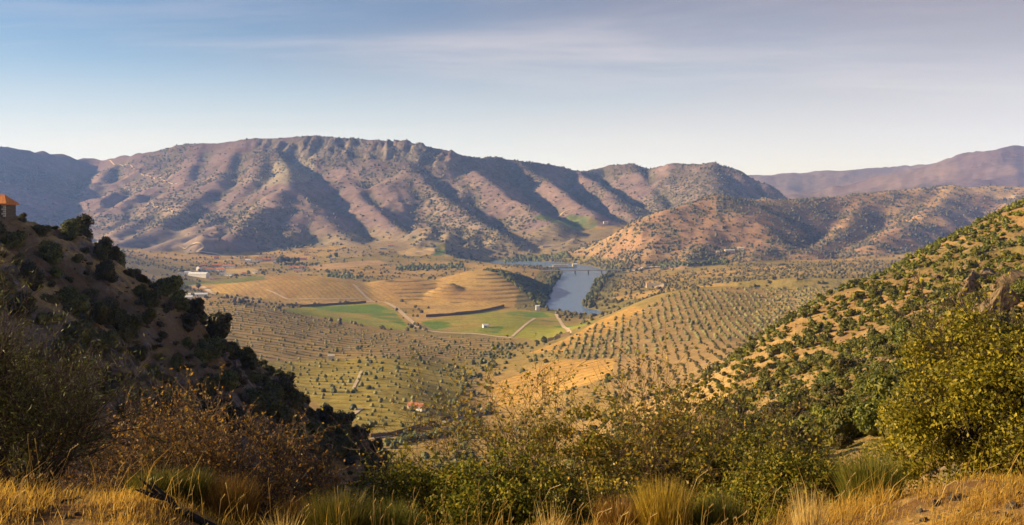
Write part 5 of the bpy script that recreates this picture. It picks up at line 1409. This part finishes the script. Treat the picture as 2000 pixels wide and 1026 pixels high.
for (nm, lab, px, Y, py, spr, seed, lm, bk, nl, ls, asp, st) in C:
    h = top_h(px, Y, py); rr = np.random.RandomState(seed + 500); lob = []
    for i in range(24):
        a = rr.rand() * 6.283; q = rr.rand() ** .5
        lob.append((math.cos(a) * .85 * spr * q, math.sin(a) * .8 * spr * q, h * (.15 + .78 * rr.rand() ** .7) * (1 - .38 * q * q), .22 + .16 * rr.rand(), .22 + .16 * rr.rand(), .2 + .14 * rr.rand()))
    dense = 7000 if lm is L_BUSH else 6500
    fg_bush(nm, lab, px, Y, h, spr, seed, lm, bk, nl, ls, asp, st, 3, 5, .022, .9, .03, False, lob, dense)
# thin straggling bushes in front of the valley
for (lab, px, Y, py, seed, nl) in (('straggling thin bush with few yellow leaves left of the tall centre bush', 945, 16.5, 800, 91, 650), ('sparse twiggy bush with yellow leaf tips against the valley', 880, 17.0, 818, 92, 420), ('sparse yellow leaved bush touching the tall centre bush', 1010, 17.5, 805, 93, 900)):
    fg_bush('twiggy_bush', lab, px, Y, top_h(px, Y, py), 1.3, seed, L_BUSHY, M_BARK, nl, .028, .6, 4, 3, 4, .018, 1.0, .012)
# nearly leafless bushes on the left
for (lab, px, Y, py, spr, seed, nl, lm) in (('bare branched bush with scattered orange leaves at left', 225, 14.5, 800, 1.4, 95, 2200, L_AUT), ('bare branched bush with yellow orange leaves left of centre', 430, 14.0, 808, 1.3, 96, 2400, L_AUT),
        ('low leafless bush in the shade at the far left', 90, 13.0, 840, 1.3, 97, 700, L_AUT), ('twiggy bush with small orange leaves between the two bare bushes', 330, 13.4, 845, 1.2, 98, 1100, L_AUT), ('brown leafless bush below the shaded hillside', 560, 14.0, 880, 1.2, 99, 900, L_AUT)):
    fg_bush('bare_bush', lab, px, Y, top_h(px, Y, py), spr, seed, lm, M_BARK, nl, .026, .6, 8, 3, 5, .020, 1.1, .018)
# slender leaved olive at the left edge
for (lab, px, Y, py, seed, nl) in (('slender leaved olive bush at the left edge of the picture', 25, 11.0, 610, 101, 7000), ('lower olive bush in front of the left edge one', 75, 11.8, 700, 102, 5000)):
    h = top_h(px, Y, py)
    fg_bush('olive_bush', lab, px, Y, h, .55, seed, L_WILL, M_BARKD, nl, .036, .17, 7, 3, 6, .03, .55, .05, True, [(0, 0, h * .45, .45, .45, h * .35), (-.3, 0, h * .3, .5, .5, h * .3)], 2500)
# broom tufts: upright fine stems
def broom(label, px, Y, py, wid, n, mat, seed, group=None, name='broom_shrub', lean=.28, thick=.0032):
    x = (px - 1000) / F * Y; z = FZ(x, Y); h = top_h(px, Y, py); rng = np.random.RandomState(seed)
    a = rng.rand(n) * 6.283; q = rng.rand(n) ** .5 * wid
    B = np.stack([np.cos(a) * q * .6, np.sin(a) * q * .6, -.05 + 0 * a], 1)
    hh = h * (.45 + .55 * rng.rand(n)) * (1 - .25 * (q / wid) ** 2)
    off = np.stack([np.cos(a) * q * lean * 1.6 + rng.normal(size=n) * .05, np.sin(a) * q * lean * 1.6 + rng.normal(size=n) * .05], 1) * (hh / h)[:, None] * 1.2
    Mid = B + np.stack([off[:, 0] * .4, off[:, 1] * .4, hh * .55], 1); Tip = B + np.stack([off[:, 0], off[:, 1], hh], 1)
    t = rng.rand(n) * 3.14; wv = np.stack([np.cos(t), np.sin(t), 0 * t], 1) * thick
    V = np.stack([B - wv, B + wv, Mid + wv * .8, Mid - wv * .8, Tip], 1).reshape(-1, 3); i = np.arange(n)[:, None] * 5
    T = np.concatenate([i + [0, 1, 2], i + [0, 2, 3], i + [3, 2, 4]])
    o = add_obj(name, np_mesh(name, V, T, mat), None, (x, Y, z)); return tag(o, label, 'grass tuft' if name == 'grass_tuft' else 'broom', group)
broom('upright green broom at the right end of the left grass patch', 300, 9.6, 895, .30, 1500, L_BROOMG, 111)
broom('second green broom beside the first one, leaning right', 365, 9.8, 890, .32, 1500, L_BROOMG, 112)
broom('rusty orange broom left of centre', 450, 9.8, 900, .36, 1600, L_BROOMO, 113)
broom('rusty orange broom between the bare bushes and the green broom', 400, 10.4, 905, .34, 1300, L_BROOMO, 114)
broom('yellow green broom below the shaded hillside', 660, 9.6, 930, .42, 1700, L_BROOMG, 115)
broom('dull orange broom behind the yellow green one', 600, 10.2, 945, .40, 1400, L_BROOMO, 116)
broom('low green broom left of the centre thicket', 760, 9.8, 955, .40, 1300, L_BROOMG, 117)
broom('golden broom right of the centre thicket', 1295, 9.6, 905, .34, 1700, L_BROOMY, 118)
broom('dry brown broom left of the golden one', 1215, 9.8, 945, .36, 1300, L_BROOMO, 119)
broom('golden green broom right of the golden one', 1400, 9.8, 935, .36, 1300, L_BROOMG, 120)
broom('soft green broom at the left foot of the oak bush', 1700, 10.2, 850, .42, 1900, L_BROOMG, 121)
broom('tall clump of straw yellow grass standing up from the golden grass', 1578, 8.2, 905, .13, 420, L_STRAW, 122, None, 'grass_tuft', .55, .0035)
broom('pale spiky grass tuft left of centre', 553, 8.6, 965, .14, 140, L_STRAW, 123, None, 'grass_tuft', .9, .003)
broom('thin straw clump between the centre thicket and the golden broom', 1075, 8.6, 925, .10, 70, L_STRAW, 124, None, 'grass_tuft', .8, .0028)

# dry grass over the ledge
rng = np.random.RandomState(130)
n = 95000
x = -6.6 + 13.2 * rng.rand(n); y = 6.3 + 4.2 * rng.rand(n) ** 1.1
clump = fbm(x, y, .55, 3, 131); patch = fbm(x, y, 1.6, 3, 132)
bare = np.maximum(sstep(-2.6, -3.4, x) * sstep(8.0, 7.3, y), sstep(3.0, 4.2, x) * sstep(8.1, 7.4, y))
k = rng.rand(n) < (0.10 + 0.9 * sstep(.36, .58, clump)) * (1 - .82 * bare)
x, y, clump, patch, bare = x[k], y[k], clump[k], patch[k], bare[k]; n = len(x)
h = (.05 + .16 * rng.rand(n) ** 1.5) * (.6 + .9 * sstep(.35, .65, patch)) * (1 - .55 * bare)
tall = rng.rand(n) < .012; h = np.where(tall, .30 + .28 * rng.rand(n), h)
z = fg_ground(x, y)
ld = rng.rand(n) * 6.283; la = h * (.15 + .65 * rng.rand(n)); dxy = np.stack([np.cos(ld) * la + .25 * h, np.sin(ld) * la], 1)
B = np.stack([x, y, z - .02], 1); Mi = B + np.stack([dxy[:, 0] * .35, dxy[:, 1] * .35, h * .62], 1); T_ = B + np.stack([dxy[:, 0], dxy[:, 1], h], 1)
t = rng.rand(n) * 3.14; wv = np.stack([np.cos(t), np.sin(t), 0 * t], 1) * (.0022 + .0022 * rng.rand(n))[:, None]
V = np.stack([B - wv, B + wv, Mi + wv * .8, Mi - wv * .8, T_], 1).reshape(-1, 3); i = np.arange(n)[:, None] * 5
tag(add_obj('dry_grass', np_mesh('dry_grass', V, np.concatenate([i + [0, 1, 2], i + [0, 2, 3], i + [3, 2, 4]]), L_GRASS)), 'golden dry grass covering the near ledge', 'grass', None, 'stuff')
# seed heads on taller stalks
rng = np.random.RandomState(133); n = 300
x = -4.5 + 9.6 * rng.rand(n); y = 7.4 + 1.8 * rng.rand(n); h = .22 + .36 * rng.rand(n) ** 1.6; z = fg_ground(x, y)
parts = []
for i in range(n):
    d = rng.normal(size=2) * .13 * h[i]; p0 = np.array([x[i], y[i], z[i] - .02])
    pts = np.array([p0, p0 + [d[0] * .3, d[1] * .3, h[i] * .55], p0 + [d[0], d[1], h[i]], p0 + [d[0] * 1.5 + .02, d[1] * 1.5, h[i] * 1.10]])
    parts.append(tube(pts, [.0016, .0013, .0022, .0035], 3))
    for s in range(4):
        tt = .7 + .1 * s; q = pts[2] + (pts[3] - pts[2]) * (s / 3.5); w = .008 + .006 * rng.rand()
        w *= .4; parts.append((np.array([q, q + [w, 0, .008], q + [w * .3, w * .3, .018], q + [-w * .6, w * .2, .008]]), np.array([[0, 1, 2, 3]])))
tag(add_obj('grass_stalks', np_mesh('grass_stalks', *merge(parts), L_STRAW)), 'tall straw stalks with seed heads above the dry grass', 'grass', None, 'stuff')

# charred fallen branch and sticks, clods
def stick(name, label, p0, p1, r0, r1, mat, seed, forks=0, cat='branch', group=None, bend=.04):
    rng = np.random.RandomState(seed); a, b_ = np.array(p0, float), np.array(p1, float); n = 9
    pts = np.array([a + (b_ - a) * t for t in np.linspace(0, 1, n)]); pts[1:-1] += rng.normal(size=(n - 2, 3)) * bend * .4; L = np.linalg.norm(b_ - a)
    mid = (a + b_) / 2; root = empty(name, mid); tag(root, label, cat, group)
    V, Fc = tube(pts - mid, np.linspace(r0, r1, n), 8); add_obj('stem', np_mesh('stem', V, Fc, mat, True), root)
    for f in range(forks):
        q = pts[-3 + (f % 2)] - mid; d = (b_ - a) / L; d = d + rng.normal(size=3) * np.array([.18, .12, .14]) + np.array([0, 0, .10 + .05 * f]); e = q + d * L * (.24 + .16 * rng.rand())
        V, Fc = tube(np.array([q, (q + e) / 2 + rng.normal(size=3) * .01, e]), [r1 * .9, r1 * .7, r1 * .3], 6); add_obj('fork', np_mesh('fork', V, Fc, mat, True), root)
    return root
def on(px, py, up=.03):
    for Y in np.linspace(5.5, 12, 400):
        x = (px - 1000) / F * Y
        if FZ(x, Y) >= E - (py - HOR) / F * Y: break
    return (x, Y, FZ(x, Y) + up)
stick('charred_branch', 'charred black forked branch lying in the grass at lower left', on(430, 1045, .02), on(300, 985, .10), .045, .022, M_CHAR, 141, 4)
for i, (a, b_, c_, d_) in enumerate(((45, 1020, 90, 1000), (120, 985, 160, 978), (10, 1000, 60, 992), (190, 1022, 225, 1012), (60, 975, 100, 972))):
    stick('dry_stick', ('dark dry stick on the bare soil at the bottom left corner', 'dry stick beside the left grass edge', 'dry stick at the left picture edge', 'short stick left of the charred branch', 'thin stick on the bare soil near the left grass')[i], on(a, b_, .012), on(c_, d_, .02), .011, .005, M_CHAR, 150 + i, 1, 'stick', 'dry sticks on the bare soil', .03)
rng = np.random.RandomState(160)
for i in range(34):
    ppx = rng.choice([rng.randint(0, 260), rng.randint(1700, 1995)]); p = on(ppx, rng.randint(965, 1024), 0.0); s = .02 + .05 * rng.rand() ** 2
    o = add_obj('soil_clod', RKD[i % 5], None, p, (rng.rand(), rng.rand(), rng.rand() * 6), s)
    tag(o, 'dark clod of soil on the bare ground at the bottom %s corner' % ('left' if ppx < 1000 else 'right'), 'clod', 'soil clods at bottom %s' % ('left' if ppx < 1000 else 'right'))

# ------------------------------------------------------------------ air
hz, th = mat_new('haze_air'); b = NB(th)
pv = b.n('ShaderNodeVolumePrincipled', {'Color': (0.26, 0.44, 1.0, 1), 'Density': HAZE, 'Anisotropy': 0.1, 'Absorption Color': (1.0, 1.0, 1.0, 1)})
o_ = b.n('ShaderNodeOutputMaterial'); th.links.new(pv.outputs[0], o_.inputs['Volume'])
zlo = min(GZ.min(), -5) - 1.0; zhi = GZ.max() + 12
hb = add_obj('haze', np_mesh('haze', *box(-7200, 7200, -60, 9900, zlo, zhi), hz)); tag(hb, 'thin blue haze filling the valley air', 'haze', None, 'stuff')
